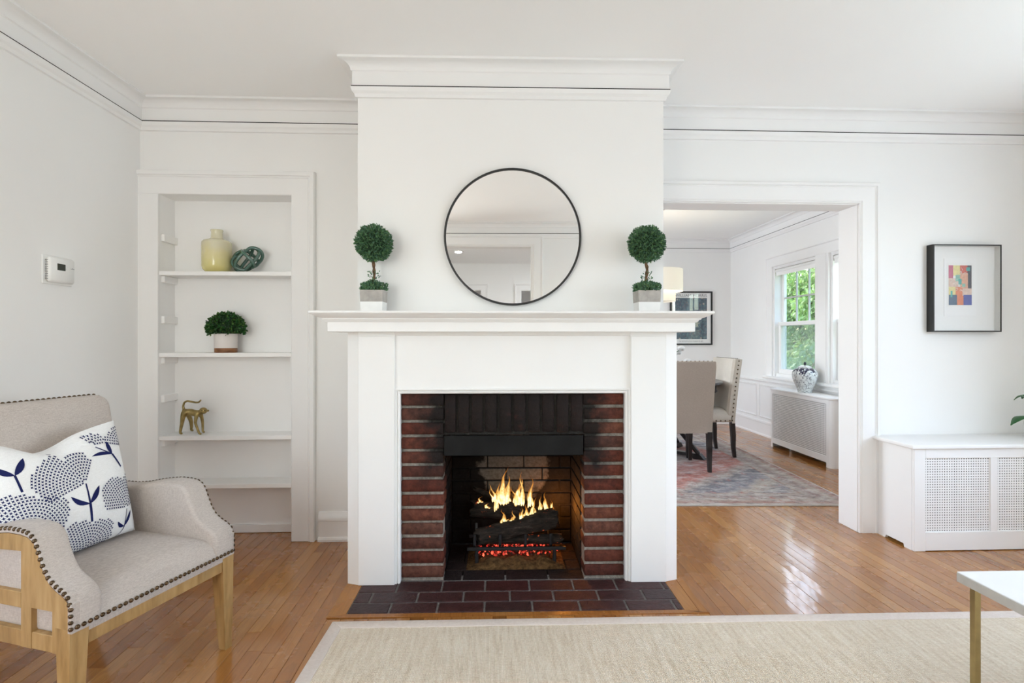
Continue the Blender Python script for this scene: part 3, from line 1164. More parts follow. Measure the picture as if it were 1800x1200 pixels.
boards.sort(key=vis_area, reverse=True)
rng = random.Random(3)
for bd in boards[:300]:
    m = MB(); board_mesh(m, bd, rng)
    sub('plank', m, FLOORM, floor, fix=False)
m = MB()
for bd in boards[300:]:
    board_mesh(m, bd, rng)
sub('plank', m, FLOORM, floor, kind='stuff', fix=False)
# mitred boards that frame the hearth
bw = .058
hx0, hx1, hy0 = -.601, .838, 2.245
for poly in ([(hx0 - .075, hy0 - .028), (hx0 + .001, hy0), (hx0 + .001, 2.54), (hx0 - .075, 2.54)],
             [(hx1 + bw, hy0 - .028), (hx1 - .001, hy0), (hx1 - .001, 2.54), (hx1 + bw, 2.54)],
             [(hx1 + bw + .001, hy0 - .028), (hx1 + bw + .001, 3.1), (.931, 3.1), (.931, hy0 - .028)],
             [(hx0 - .075, 2.541), (hx0 - .05, 2.541), (hx0 - .05, 3.1), (hx0 - .075, 3.1)],
             [(hx0 - .075, hy0 - .029), (hx1 + bw + .04, hy0 - .029), (hx1, hy0), (hx0, hy0)]):
    m = MB(); m.prism([tuple(fp(x, y).xy) for x, y in poly], 'z', -.012, .0030, .0015, 2)
    sub('border_board', m, BORDERM, floor)

# ------------------------------------------------------------------ hearth
hearth = thing('hearth', 'flush hearth of dark red bricks laid in front of the fireplace', 'hearth', (FX, FY, 0), FR)
m = MB(); m.box(hx0, hy0, -.016, hx1, 2.60, .0005)
obj('mortar_bed', m, MORTARH, hearth, off=OFF)
rows = [(2.249, 2.331, [-.632, -.425, -.222, -.019, .188, .394, .598, .806, .88]),
        (2.339, 2.425, [-.68, -.528, -.322, -.116, .093, .289, .491, .697, .90]),
        (2.434, 2.535, [-.632, -.43, -.222, -.021, .186, .392, .594, .811, .90])]
BX = {}
for (y0, y1, js) in rows:
    for a, b in zip(js[:-1], js[1:]):
        a2, b2 = max(a, hx0), min(b, hx1)
        if b2 - a2 < .02: continue
        m = MB(); m.box(a2 + .0045, y0, -.012, b2 - .0045, y1, .004 + random.uniform(-.0008, .0008), .0025)
        obj('hearth_brick', m, HEARTHB, hearth, off=OFF, smooth=True, angle=30)

# ------------------------------------------------------------------ fireplace
fire = thing('fireplace', 'white painted wooden fireplace mantel around a sooty red brick firebox', 'fireplace', (FX, FY, 0), FR)
FPa = lambda nm, mb, mt, **kw: obj(nm, mb, mt, fire, off=OFF, **kw)
# pilasters with chamfered outer edge
for s in (0, 1):
    if s == 0: poly = [(-.672, 2.62), (-.672, 2.524), (-.618, 2.505), (-.447, 2.505), (-.447, 2.62)]
    else: poly = [(.899, 2.62), (.899, 2.524), (.842, 2.505), (.671, 2.505), (.671, 2.62)]
    m = MB(); m.prism(poly, 'z', 0.004, 1.196)
    pl = FPa('pilaster', m, TRIM)
    # raised panel board on the face
    x0, x1 = (-.618, -.447) if s == 0 else (.671, .842)
    m = MB(); m.box(x0 + .001, 2.499, .004, x1 - .0, 2.507, 1.176, .002)
    o_ = sub('face_board', m, TRIM, pl, off=OFF)
# frieze board
m = MB(); m.box(-.449, 2.516, .918, .673, 2.62, 1.196)
FPa('frieze', m, TRIM)
BED = [(0, 0), (.016, 0), (.016, .004), (.010, .012), (.006, .018), (0, .020)]
m = MB()
m.sweep([(.671, 2.516, 1.196), (-.447, 2.516, 1.196)], [(a, -b) for a, b in BED], (0, 0, 1), side=1)
FPa('bed_moulding', m, TRIM)
# stepped moulding round the brick opening
m = MB()
m.sweep([(-.424, 2.52, .004), (-.424, 2.52, .902), (.648, 2.52, .902), (.648, 2.52, .004)], [(0, -.03), (0, .002), (.006, .006), (.010, .006), (.012, .0), (.016, .010), (.024, .011), (.024, -.03)], (0, -1, 0))
FPa('opening_moulding', m, TRIM)
# mantel shelf: fascia, crown, top
m = MB(); m.box(-.742, 2.44, 1.194, .958, 2.63, 1.240, .002)
ms = FPa('mantel_fascia', m, TRIM)
CRN = [(0, 1.238), (.004, 1.238), (.010, 1.243), (.014, 1.249), (.020, 1.250), (.022, 1.256), (.030, 1.259), (.044, 1.266), (.056, 1.273), (.060, 1.276), (0, 1.276)]
m = MB()
m.sweep([(-.742, 2.63, 0), (-.742, 2.44, 0), (.958, 2.44, 0), (.958, 2.63, 0)], CRN, (0, 0, 1), side=-1)
FPa('crown_moulding', m, TRIM, smooth=True, angle=25)
m = MB(); m.box(-.808, 2.374, 1.275, 1.024, 2.625, 1.288, .004)
FPa('mantel_shelf', m, TRIM)

# brickwork
m = MB(); m.box(-.424, 2.556, .0, -.225, 2.64, .905); m.box(.458, 2.556, .0, .648, 2.64, .905); m.box(-.23, 2.556, .70, .46, 2.64, .905)
FPa('mortar_bed', m, MORTAR)
pitch = .0688
for side in (0, 1):
    for k in range(13):
        z1 = .896 - k * pitch
        z0 = z1 - .0535
        j = random.uniform
        x0, x1 = ((-.423, -.2215 + j(-.004, .004)) if side == 0 else (.4545 + j(-.004, .004), .647))
        m = MB(); m.box(x0, 2.543 + j(-.003, .003), z0 + j(-.002, .002), x1, 2.66, z1 + j(-.002, .002), .0045)
        FPa('brick', m, BRICK, smooth=True, angle=50)
sj = [-.2215, -.158, -.094, -.028, .040, .109, .178, .247, .316, .385, .4545]
for a, b in zip(sj[:-1], sj[1:]):
    m = MB(); m.box(a + .006, 2.543 + random.uniform(-.004, .003), .714 + random.uniform(-.003, .002), b - .006, 2.64, .897, .0045)
    FPa('soldier_brick', m, BRICK, smooth=True, angle=50)
# lintel plate
m = MB(); m.box(-.2195, 2.536, .602, .4495, 2.548, .698, .002)
lp_ = FPa('lintel_plate', m, SOOTM)
m = MB(); m.box(-.2195, 2.546, .600, .4495, 2.60, .606); sub('flange', m, SOOTM, lp_, off=OFF)
# firebox lining: sides, back and floor of single bricks, dark smoke hood above
m = MB()
m.box(-.245, 2.64, 0, -.228, 3.03, .95); m.box(.461, 2.64, 0, .478, 3.03, .95); m.box(-.245, 3.008, 0, .478, 3.03, .95)
m.box(-.245, 2.60, -.03, .478, 3.03, -.006)
FPa('firebox_shell', m, FIREMORT)
m = MB(); m.box(-.245, 2.60, .93, .478, 3.03, .95)
FPa('smoke_hood', m, BLACKM)
for k in range(13):
    z0 = .012 + k * .0705
    sh = .0 if k % 2 else .10
    for side in (0, 1):
        ys = [2.66, 2.66 + .11 + sh, 2.66 + .31 + sh, 3.006] if sh == 0 else [2.66, 2.86, 3.006]
        for a, b in zip(ys[:-1], ys[1:]):
            if b > 3.007 or b - a < .02: continue
            m = MB()
            if side == 0: m.box(-.236, a + .003, z0, -.2215, b - .003, z0 + .062, .003)
            else: m.box(.4545, a + .003, z0, .469, b - .003, z0 + .062, .003)
            FPa('firebox_brick', m, FIREBRICK)
    xs = [-.222, -.12, .085, .29, .455] if k % 2 else [-.222, -.02, .185, .39, .455]
    for a, b in zip(xs[:-1], xs[1:]):
        m = MB(); m.box(a + .003, 2.998, z0, b - .003, 3.012, z0 + .062, .003)
        FPa('firebox_brick', m, FIREBRICK)
for r_ in range(4):
    y0 = 2.545 + r_ * .112
    xs = [-.226, -.135, .075, .285, .46] if r_ % 2 == 0 else [-.226, -.035, .175, .385, .46]
    for a, b in zip(xs[:-1], xs[1:]):
        m = MB(); m.box(a + .004, y0 + .004, -.01, b - .004, min(y0 + .108, 3.0), .002, .002)
        FPa('firebox_floor_brick', m, FIREFLOOR)

# ---- fire: grate, logs, embers, flames
gr = thing('fire_grate', 'black iron fire grate holding the burning logs', 'grate', fp(.13, 2.80, 0), FR)
G = (-.13, -2.80, 0)
for x in (-.08, .05, .18, .31):
    m = MB(); m.tube([(x, 2.70, .165), (x, 2.70, .115), (x, 2.73, .095), (x, 2.92, .10), (x, 2.94, .14)], .008, 8)
    obj('grate_bar', m, BLACKM, gr, off=G, smooth=True)
for y in (2.72, 2.90):
    m = MB(); m.box(-.12, y - .008, .075, .39, y + .008, .092, .003)
    obj('cross_bar', m, BLACKM, gr, off=G)
for x in (-.07, .33):
    for y in (2.72, 2.90):
        m = MB(); m.box(x - .009, y - .009, .003, x + .009, y + .009, .078, .003)
        obj('leg', m, BLACKM, gr, off=G)


def log(name, label, p0, p1, r0, r1, seed):
    rg = random.Random(seed)
    p0, p1 = Vector(p0), Vector(p1)
    n = 12
    rs = []
    d = (p1 - p0).normalized()
    a = d.cross(Vector((0, 0, 1))).normalized(); b = a.cross(d)
    ph = [rg.uniform(-.12, .12) for _ in range(14)]
    for i in range(n + 1):
        t = i / n
        r = r0 + (r1 - r0) * t
        c = p0.lerp(p1, t)
        ring = []
        for k in range(14):
            an = 2 * math.pi * k / 14
            rr = r * (1 + ph[k] + rg.uniform(-.06, .06))
            ee = d * (rg.uniform(-.018, .018) if i in (0, n) else 0)
            ring.append(c + (a * math.cos(an) + b * math.sin(an)) * rr + ee)
        rs.append(ring)
    w = thing(name, label, 'log', fp(*((p0 + p1) / 2)), FR, 'logs burning on the grate')
    m = MB(); m.rings(rs); obj('bark', m, LOGM, w, off=-((p0 + p1) / 2), smooth=True, angle=60)
    m = MB(); m.tube([p1 - d * .004, p1 + d * .006], [r1 * .85, r1 * .75], 12); obj('cut_end', m, LOGM, w, off=-((p0 + p1) / 2))
    return w


log('burning_log', 'thick charred log at the front of the fire with jagged right end', (-.07, 2.745, .135), (.345, 2.80, .215), .040, .052, 1)
log('burning_log', 'flat charred log lying low on the grate bars beneath the thick one', (-.08, 2.78, .105), (.37, 2.765, .112), .020, .026, 2)
log('burning_log', 'charred log at the back of the fire behind the front flames', (-.10, 2.90, .235), (.33, 2.875, .20), .042, .040, 3)
log('burning_log', 'thin glowing stick leaning across the back log', (-.09, 2.94, .335), (.16, 2.86, .24), .014, .020, 4)

rg = random.Random(5)
m = MB()
for k in range(900):
    x = rg.gauss(.13, .095)
    if not -.08 < x < .36: continue
    y = rg.uniform(2.72, 2.93)
    z = .040 + .045 * math.exp(-((x - .13) / .16) ** 2) * rg.uniform(.2, 1)
    sz = rg.uniform(.004, .0095)
    M = Matrix.Translation((x, y, z)) @ Matrix.Rotation(rg.uniform(0, 6), 4, 'Z') @ Matrix.Rotation(rg.uniform(0, 6), 4, 'X')
    q = [sz * rg.uniform(.6, 1.2) for _ in range(6)]
    m.add([(q[0], 0, 0), (-q[1], 0, 0), (0, q[2], 0), (0, -q[3], 0), (0, 0, q[4]), (0, 0, -q[5])], [(0, 2, 4), (2, 1, 4), (1, 3, 4), (3, 0, 4), (2, 0, 5), (1, 2, 5), (3, 1, 5), (0, 3, 5)], M)
em = obj('ember_bed', m, EMBER, off=OFF)
em.matrix_world = Matrix.Translation((FX, FY, 0)) @ Matrix.Rotation(FR, 4, 'Z') @ Matrix.Translation(em.location)
tag(em, 'glowing red embers heaped under the fire grate', 'embers'); em['kind'] = 'stuff'


def ash(u, v):
    x = -.12 + .50 * u; y = 2.655 + .32 * v
    e = min(u, 1 - u, 1) * 5; e = min(e, 1); ev = min(1, v * 6, (1 - v) * 6)
    return (x, y, .003 + .032 * e * max(0, ev) * (1 + .25 * math.sin(u * 23 + v * 9) + .2 * math.sin(v * 31 - u * 12)))


m = MB(); m.grid(ash, 40, 20)
aa = obj('ash_pile', m, ASH, off=OFF, smooth=True, angle=180)
aa.matrix_world = Matrix.Translation((FX, FY, 0)) @ Matrix.Rotation(FR, 4, 'Z') @ Matrix.Translation(aa.location)
tag(aa, 'brown ash spread over the firebox floor under the grate', 'ash'); aa['kind'] = 'stuff'

fl = thing('fire', 'bright orange and yellow flames rising from the logs', 'fire', fp(.10, 2.85, .2), FR)
FO = (-.10, -2.85, -.2)


def flame(x, y, z, h, w, lean, seed):
    rg = random.Random(seed)
    for q in range(3):
        hh = h * (1.30, .95, .75)[q] * rg.uniform(.9, 1.1)
        ww = w * (.80, .62, .55)[q] * rg.uniform(.9, 1.1)
        ox = (0, -.75, .8)[q] * w * rg.uniform(.6, 1.1)
        oy = rg.uniform(-.012, .012)
        n, sg = 18, 12
        rs = []
        a1, a2 = rg.uniform(0, 6), rg.uniform(0, 6)
        for i in range(n + 1):
            t = i / n
            r = ww * (math.sin(min(1, t * 3.4 + .01) * math.pi / 2)) ** .8 * (1 - t) ** (.75 + .5 * t) + .0005
            cx = x + ox * (1 - .6 * t) + (lean + rg.uniform(-.001, .001)) * t * t + .75 * ww * (math.sin(t * 5.0 + a1) + .45 * math.sin(t * 11 + a2)) * t ** .8
            cy = y + oy + .010 * math.sin(t * 4 + a2) * t
            rs.append([(cx + r * (1 + .22 * math.sin(3 * 6.2832 * k / sg + a1 + 4 * t)) * math.cos(2 * math.pi * k / sg), cy + r * .5 * math.sin(2 * math.pi * k / sg), z + hh * t) for k in range(sg)])
        m = MB(); m.rings(rs)
        obj('flame', m, FLAME, fl, off=FO, smooth=True, angle=180)


for (x, y, z, h, w, ln, s) in ((.070, 2.86, .262, .175, .030, .0, 1), (.085, 2.87, .265, .115, .024, .012, 2), (.050, 2.86, .268, .09, .020, -.02, 11),
                               (.150, 2.865, .258, .135, .024, .012, 3), (.165, 2.87, .255, .155, .018, .008, 4), (.135, 2.86, .255, .09, .020, -.015, 12),
                               (.215, 2.86, .248, .13, .018, .004, 5), (.02, 2.85, .285, .07, .016, -.022, 6), (.225, 2.80, .222, .085, .017, .006, 7),
                               (.070, 2.765, .195, .065, .016, 0, 8), (.120, 2.77, .203, .045, .013, .0, 9), (.160, 2.775, .212, .050, .015, .004, 10),
                               (.19, 2.785, .22, .06, .017, .006, 13), (.30, 2.84, .235, .085, .015, -.008, 14), (.325, 2.84, .235, .05, .013, .004, 15),
                               (.03, 2.86, .225, .12, .012, .006, 16), (.105, 2.77, .20, .03, .018, .01, 17), (.27, 2.85, .24, .06, .012, -.01, 18), (-.02, 2.83, .255, .025, .014, .01, 19), (-.06, 2.86, .275, .022, .014, .01, 20)):
    flame(x, y, z, h, w, ln, s)
pl_ = bpy.data.lights.new('fire_glow', 'POINT'); pl_.energy = 2.6; pl_.color = (1, .33, .05); pl_.shadow_soft_size = .05
po = link('fire_glow', pl_); po.location = fp(.375, 2.90, .25)

# ------------------------------------------------------------------ round mirror on the chimney breast
mr = thing('round_mirror', 'large round wall mirror with thin black metal frame above the mantel', 'mirror', fp(.112, 2.62, 1.326), FR)
mr.rotation_euler = (0, 0, FR)
MO = (-.112, -2.62, -1.326)
ctr, rad = Vector((.112, 2.60, 1.664)), .338
m = MB()
prof = [(0, -.017), (.0, .002), (-.004, .003), (-.010, .002), (-.010, -.017)]
rs = []
for k in range(96):
    a = 2 * math.pi * k / 96
    rs.append([(ctr.x + (rad + q) * math.cos(a), ctr.y - b, ctr.z + (rad + q) * math.sin(a)) for q, b in prof])
m.rings(rs, closed=True); obj('frame', m, BLACKF, mr, off=MO, smooth=True, angle=30)
m = MB()
for k in (0,):
    m.add([(ctr.x + (rad - .006) * math.cos(2 * math.pi * q / 96), 2.603, ctr.z + (rad - .006) * math.sin(2 * math.pi * q / 96)) for q in range(96)] +
          [(ctr.x + (rad - .006) * math.cos(2 * math.pi * q / 96), 2.614, ctr.z + (rad - .006) * math.sin(2 * math.pi * q / 96)) for q in range(96)],
          [tuple(range(96)), tuple(range(191, 95, -1))] + [(q, 96 + q, 96 + (q + 1) % 96, (q + 1) % 96) for q in range(96)])
obj('mirror_glass', m, MIRROR, mr, off=MO)


# ------------------------------------------------------------------ foliage helpers
def leaf_at(mb, p, d, size, width, rg, fold=.25):
    d = Vector(d).normalized()
    a = d.cross(Vector((rg.uniform(-1, 1), rg.uniform(-1, 1), rg.uniform(-1, 1))))
    if a.length < 1e-3: a = d.cross(Vector((0, 0, 1.01)))
    a.normalize()
    b = a.cross(d)
    p = Vector(p)
    t = p + d * size
    mid = p + d * size * .5
    mb.add([p, mid + a * width * size + b * fold * width * size, t, mid - a * width * size + b * fold * width * size], [(0, 1, 2), (0, 2, 3)])


def rand_dir(rg):
    z = rg.uniform(-1, 1); a = rg.uniform(0, 2 * math.pi); s = math.sqrt(1 - z * z)
    return Vector((s * math.cos(a), s * math.sin(a), z))


def topiary(label, lx, ly, seed, rz):
    rg = random.Random(seed)
    t = thing('ball_topiary', label, 'topiary', fp(lx, ly, 1.2885), FR + rz, 'topiaries on the mantel shelf')
    m = MB()
    # square pot, slightly tapered, open at the top
    def sq(w, z): return [(-w, -w, z), (w, -w, z), (w, w, z), (-w, w, z)]
    m.rings([sq(.0495, .0), sq(.0512, .046)])
    pb = obj('painted_base', m, WHITEDIP, t)
    m = MB(); m.rings([sq(.0512, .046), sq(.053, .100), sq(.047, .100), sq(.047, .088)])
    obj('concrete_pot', m, CONCRETE, t)
    m = MB(); m.box(-.047, -.047, .085, .047, .047, .092); obj('moss', m, SOIL, t)
    pts = [Vector((.0035 * math.sin(k * .9), .003 * math.cos(k * .9), .09 + k * .0115)) for k in range(14)]
    m = MB(); m.tube(pts, .0062, 8)
    m.tube([p + Vector((.007 * math.cos(k * 1.1), .007 * math.sin(k * 1.1), 0)) for k, p in enumerate(pts)], .004, 6)
    obj('twisted_stem', m, TRUNKM, t, smooth=True)
    m = MB()
    C0 = Vector((0, 0, .325))
    for k in range(4600):
        d = rand_dir(rg)
        r = .056 + .028 * rg.random() ** .7
        p = C0 + d * r * (1 + .05 * math.sin(7 * d.x + 3) * math.sin(6 * d.z))
        dd = (d + rand_dir(rg) * .8).normalized()
        leaf_at(m, p, dd, rg.uniform(.009, .015), .26, rg)
    fo = obj('foliage_ball', m, TOPLEAF, t, kind='stuff', fix=False)
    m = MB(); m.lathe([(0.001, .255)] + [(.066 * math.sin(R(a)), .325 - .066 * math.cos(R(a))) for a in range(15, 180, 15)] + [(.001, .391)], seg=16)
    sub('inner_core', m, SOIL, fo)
    m = MB()
    for k in range(900):
        a, q = rg.uniform(0, 6.283), math.sqrt(rg.random())
        x, y = .062 * q * math.cos(a), .062 * q * math.sin(a)
        z = .096 + rg.uniform(0, .048) * (1.1 - .45 * q)
        leaf_at(m, (x, y, z), Vector((x * 9, y * 9, .9)) + rand_dir(rg) * .6, rg.uniform(.010, .016), .28, rg)
    for k in range(70):
        z = rg.uniform(.125, .19)
        a = rg.uniform(0, 6.283); q = rg.uniform(.008, .026)
        leaf_at(m, (q * math.cos(a), q * math.sin(a), z), Vector((math.cos(a), math.sin(a), .9)) + rand_dir(rg) * .5, .011, .28, rg)
    obj('base_foliage', m, TOPLEAF, t, kind='stuff', fix=False)
    return t


topiary('ball topiary in a square concrete pot on the mantel end beside the alcove bookcase', -.547, 2.515, 21, 0)
topiary('ball topiary in a square concrete pot on the mantel end beside the dining room opening', .748, 2.505, 22, 0)

# ------------------------------------------------------------------ alcove bookcase
bc = thing('alcove_bookcase', 'white built-in alcove bookcase with four shelves left of the fireplace', 'bookcase', ((NIX[0] + NIX[1]) / 2, YB, 0))
BO = (-(NIX[0] + NIX[1]) / 2, -YB, 0)
NB = 3.245
P = lambda nm, mb, mt, **kw: obj(nm, mb, mt, bc, off=BO, **kw)
CAS2 = [(0, 0), (0, .016), (.005, .020), (.012, .020), (.096, .022), (.100, .027), (.106, .024), (.110, .032), (.130, .034), (.134, .028), (.134, 0)]
m = MB(); m.sweep([(XL - .002, YB, NIZ - .006), (NIX[1] - .006, YB, NIZ - .006), (NIX[1] - .006, YB, 0.002)], CAS2, (0, -1, 0))
m.box(XL - .002, YB - .0215, .002, NIX[0] + .006, YB + .001, NIZ - .0055, .002)
P('casing', m, TRIM, smooth=True, angle=25)
m = MB(); m.box(NIX[0] - .02, NB, 0, NIX[1] + .02, NB + .02, 1.30); m.box(NIX[0] - .02, NB, 1.3015, NIX[1] + .02, NB + .02, NIZ + .02); m.box(NIX[0] - .03, NB + .004, 0, NIX[1] + .03, NB + .03, NIZ + .03)
P('back_panel', m, SHELFP)
for (x0, x1) in ((NIX[0] - .003, NIX[0] + .004), (NIX[1] - .004, NIX[1] + .003)):
    m = MB(); m.box(x0, YB - .003, 0.002, x1, NB + .003, NIZ + .001)
    P('side_panel', m, SHELFP)
m = MB(); m.box(NIX[0] - .001, YB - .0035, NIZ - .004, NIX[1] + .001, NB + .003, NIZ + .002); P('top_panel', m, SHELFP)
m = MB(); m.box(NIX[0], NB - .014, .002, NIX[1], NB, .05, .002); P('back_skirting', m, SHELFP)
SH = [1.548, 1.082, .607, .330]
for z in SH:
    m = MB(); m.box(NIX[0] + .001, 3.092, z - .024, NIX[1] - .001, NB, z, .002)
    P('shelf', m, SHELFP)
    m = MB(); m.box(NIX[0], 3.112, z - .062, NIX[0] + .022, NB, z - .025, .002); P('cleat', m, SHELFP)
    m = MB(); m.box(NIX[1] - .022, 3.112, z - .062, NIX[1], NB, z - .025, .002); P('cleat', m, SHELFP)
for z in (1.762, 1.292, .838):
    for x0 in (NIX[0], NIX[1] - .022):
        m = MB(); m.box(x0, 3.112, z - .042, x0 + .022, NB, z, .002); P('cleat', m, SHELFP)

# yellow vase
v = thing('yellow_vase', 'pale yellow glass vase with short neck on the top alcove shelf', 'vase', (-1.592, 3.158, SH[0]))
prof = [(.001, .0), (.052, 0), (.062, .006), (.074, .018), (.079, .034), (.080, .06), (.080, .165), (.078, .176), (.070, .184), (.046, .192), (.036, .197), (.031, .204), (.030, .236), (.033, .243), (.034, .247), (.031, .250), (.027, .247), (.026, .20), (.001, .19)]
m = MB(); m.lathe(prof, seg=40, cap=False); obj('body', m, YELLOW, v, smooth=True, angle=60)
# glass knot
kn = thing('glass_knot', 'twisted green glass rope knot ornament beside the yellow vase', 'ornament', (-1.420, 3.158, SH[0]))
m = MB()
def kpt(t):
    a = 2 * math.pi * t
    lon = 3 * a
    lat = 1.15 * math.sin(4 * a + .6)
    r = 1 + .10 * math.sin(7 * a)
    return Vector((.084 * r * math.cos(lat) * math.cos(lon), .050 * r * math.cos(lat) * math.sin(lon), .066 + .064 * r * math.sin(lat + .25 * math.cos(lon))))
pts = [kpt(k / 240) for k in range(240)]
lo = min(p.z for p in pts)
pts = [p - Vector((0, 0, lo - .0098)) for p in pts]
m.tube(pts, .0098, 10, closed=True)
obj('glass_rope', m, KNOTG, kn, smooth=True, angle=180)
# boxwood
bp = thing('potted_boxwood', 'domed dark green boxwood in a white pot with wooden base on the second alcove shelf', 'plant', (-1.541, 3.160, SH[1]))
m = MB(); m.lathe([(.001, 0), (.0595, 0), (.0605, .002), (.0605, .026), (.058, .027), (.001, .027)], seg=36, cap=False); obj('wooden_base', m, ACACIA, bp, smooth=True, angle=30)
m = MB(); m.lathe([(.058, .026), (.061, .027), (.062, .11), (.056, .11), (.056, .10), (.001, .10)], seg=36, cap=False); obj('white_pot', m, POTW, bp, smooth=True, angle=30)
rg = random.Random(31)
m = MB()
for k in range(1700):
    d = rand_dir(rg)
    if d.z < -.42: continue
    r = rg.uniform(.80, 1.0)
    p = Vector((d.x * .108 * r, d.y * .072 * r, .140 + d.z * (.094 if d.z > 0 else .075) * r))
    leaf_at(m, p, d * 1.0 + rand_dir(rg) * .9, rg.uniform(.013, .020), .36, rg)
fo = obj('foliage', m, BOXLEAF, bp, kind='stuff', fix=False)
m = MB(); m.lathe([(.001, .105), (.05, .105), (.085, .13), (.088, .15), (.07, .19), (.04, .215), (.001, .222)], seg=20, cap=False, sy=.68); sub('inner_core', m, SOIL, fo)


# ------------------------------------------------------------------ skin-modifier figure: brass monkey
def skin_mesh(name, verts, edges, radii, sub_lv=2):
    me = bpy.data.meshes.new(name)
    me.from_pydata(verts, edges, [])
    o = bpy.data.objects.new(name, me)
    COL.objects.link(o)
    md = o.modifiers.new('skin', 'SKIN'); md.use_smooth_shade = True
    for i, r in enumerate(radii):
        sv = me.skin_vertices[0].data[i]
        sv.radius = r if hasattr(r, '__len__') else (r, r)
        sv.use_root = (i == 0)
    sb = o.modifiers.new('sub', 'SUBSURF'); sb.levels = sb.render_levels = sub_lv
    bpy.context.view_layer.update()
    dg = bpy.context.evaluated_depsgraph_get()
    out = bpy.data.meshes.new_from_object(o.evaluated_get(dg))
    bpy.data.objects.remove(o)
    for p in out.polygons: p.use_smooth = True
    return out


MS = 1.0
V = [(-.040, 0, .128), (-.018, 0, .128), (.006, 0, .122), (.028, 0, .118),            # 0-3 spine (x right, tail left)
     (.048, -.004, .128), (.066, -.010, .137),                                          # 4 neck 5 head
     (-.050, -.016, .112), (-.053, -.019, .070), (-.060, -.020, .035), (-.063, -.022, .008), (-.048, -.026, .006),   # 6-10 near hind leg
     (-.040, .018, .110), (-.026, .022, .068), (-.024, .022, .036), (-.026, .022, .020), (-.012, .020, .015),         # 11-15 far hind leg
     (.030, -.018, .108), (.026, -.022, .068), (.040, -.024, .035), (.052, -.026, .008), (.066, -.030, .004),        # 16-20 near fore leg
     (.040, .014, .106), (.046, .016, .062), (.048, .014, .030), (.050, .012, .012), (.062, .008, .008),             # 21-25 far fore leg
     (-.056, 0, .140), (-.060, 0, .162), (-.053, 0, .183), (-.036, 0, .192), (-.012, 0, .188), (.014, 0, .183), (.032, 0, .184), (.042, 0, .193), (.047, 0, .200)]
E_ = [(0, 1), (1, 2), (2, 3), (3, 4), (4, 5), (0, 6), (6, 7), (7, 8), (8, 9), (9, 10), (0, 11), (11, 12), (12, 13), (13, 14), (14, 15),
      (3, 16), (16, 17), (17, 18), (18, 19), (19, 20), (3, 21), (21, 22), (22, 23), (23, 24), (24, 25), (0, 26), (26, 27), (27, 28), (28, 29), (29, 30), (30, 31), (31, 32), (32, 33), (33, 34)]
RD = [.021, .022, .020, .020, .013, .0215, .015, .011, .0085, .0075, .006, .014, .011, .0085, .0075, .006, .011, .008, .007, .0065, .006, .011, .008, .007, .0065, .006] + [.008, .0065, .006, .006, .006, .0058, .0055, .005, .004]
mk = thing('monkey_figurine', 'antique brass monkey figurine with curled tail standing on the third alcove shelf', 'figurine', (-1.728, 3.160, SH[2] + .001), R(-4))
me = skin_mesh('body', V, E_, RD)
zmin = min(v_.co.z for v_ in me.vertices)
for v_ in me.vertices: v_.co.z -= zmin
me.materials.append(ANTIQUE)
bo = link('body', me, mk)
# ears, eyes, muzzle
hd = Vector((.066, -.010, .137 - zmin))
for s in (-1, 1):
    c = hd + Vector((.002 + s * .019, s * .010, -.001))
    m = MB(); m.lathe([(.001, -.002), (.005, -.002), (.0065, 0), (.005, .002), (.001, .002)], seg=12, cap=False, M=Matrix.Translation(c) @ Matrix.Rotation(R(90), 4, 'X') @ Matrix.Rotation(R(20 * s), 4, 'Y'))
    obj('ear', m, ANTIQUE, mk, smooth=True)
m = MB(); m.lathe([(.021 * math.sin(R(a)) + .0003, -.019 * math.cos(R(a))) for a in range(0, 181, 15)], seg=20, cap=False, M=Matrix.Translation(hd)); obj('head', m, ANTIQUE, mk, smooth=True, angle=180)
m = MB()
for s in (-1, 1):
    c = hd + Vector((.0105 + s * .0055, -.0165 + s * .0035, .004))
    m.lathe([(.0005, -.003), (.0025, -.002), (.003, 0), (.0025, .002), (.0005, .003)], seg=10, cap=False, M=Matrix.Translation(c))
obj('eyes', m, GAPSHADE_EYE, mk, smooth=True)
m = MB(); m.lathe([(.0005, -.006), (.006, -.004), (.0085, 0), (.006, .004), (.0005, .006)], seg=12, cap=False, M=Matrix.Translation(hd + Vector((.010, -.0165, -.007))))
obj('muzzle', m, ANTIQUE, mk, smooth=True)

# ------------------------------------------------------------------ thermostat on the left wall
th = thing('thermostat', 'small white wall thermostat with dark display on the left wall', 'thermostat', (XL, 2.51, 1.405))
m = MB(); m.box(XL, 2.432, 1.408, XL + .006, 2.602, 1.540, .003)
TO = (-XL, -2.51, -1.405); obj('wall_plate', m, WHITEPL, th, off=TO)
m = MB(); m.box(XL + .006, 2.446, 1.418, XL + .030, 2.590, 1.532, .008); obj('housing', m, WHITEPL, th, off=TO, smooth=True, angle=50)
m = MB(); m.box(XL + .0298, 2.484, 1.474, XL + .0312, 2.530, 1.504, .0005); obj('display', m, LCD, th, off=TO)
for z in (1.482, 1.496):
    m = MB(); m.tube([(XL + .030, 2.541, z), (XL + .0325, 2.541, z)], .0045, 12); obj('button', m, WHITEPL, th, off=TO, smooth=True)
m = MB(); m.box(XL + .030, 2.560, 1.487, XL + .0308, 2.582, 1.489); m.box(XL + .030, 2.570, 1.490, XL + .0308, 2.572, 1.494)
obj('slider_mark', m, GREYPR, th, off=TO)
m = MB()
for k in range(9):
    m.box(XL + .008, 2.4445, 1.43 + k * .0105, XL + .020, 2.4465, 1.434 + k * .0105)
obj('vent_slots', m, GREYPR, th, off=TO)


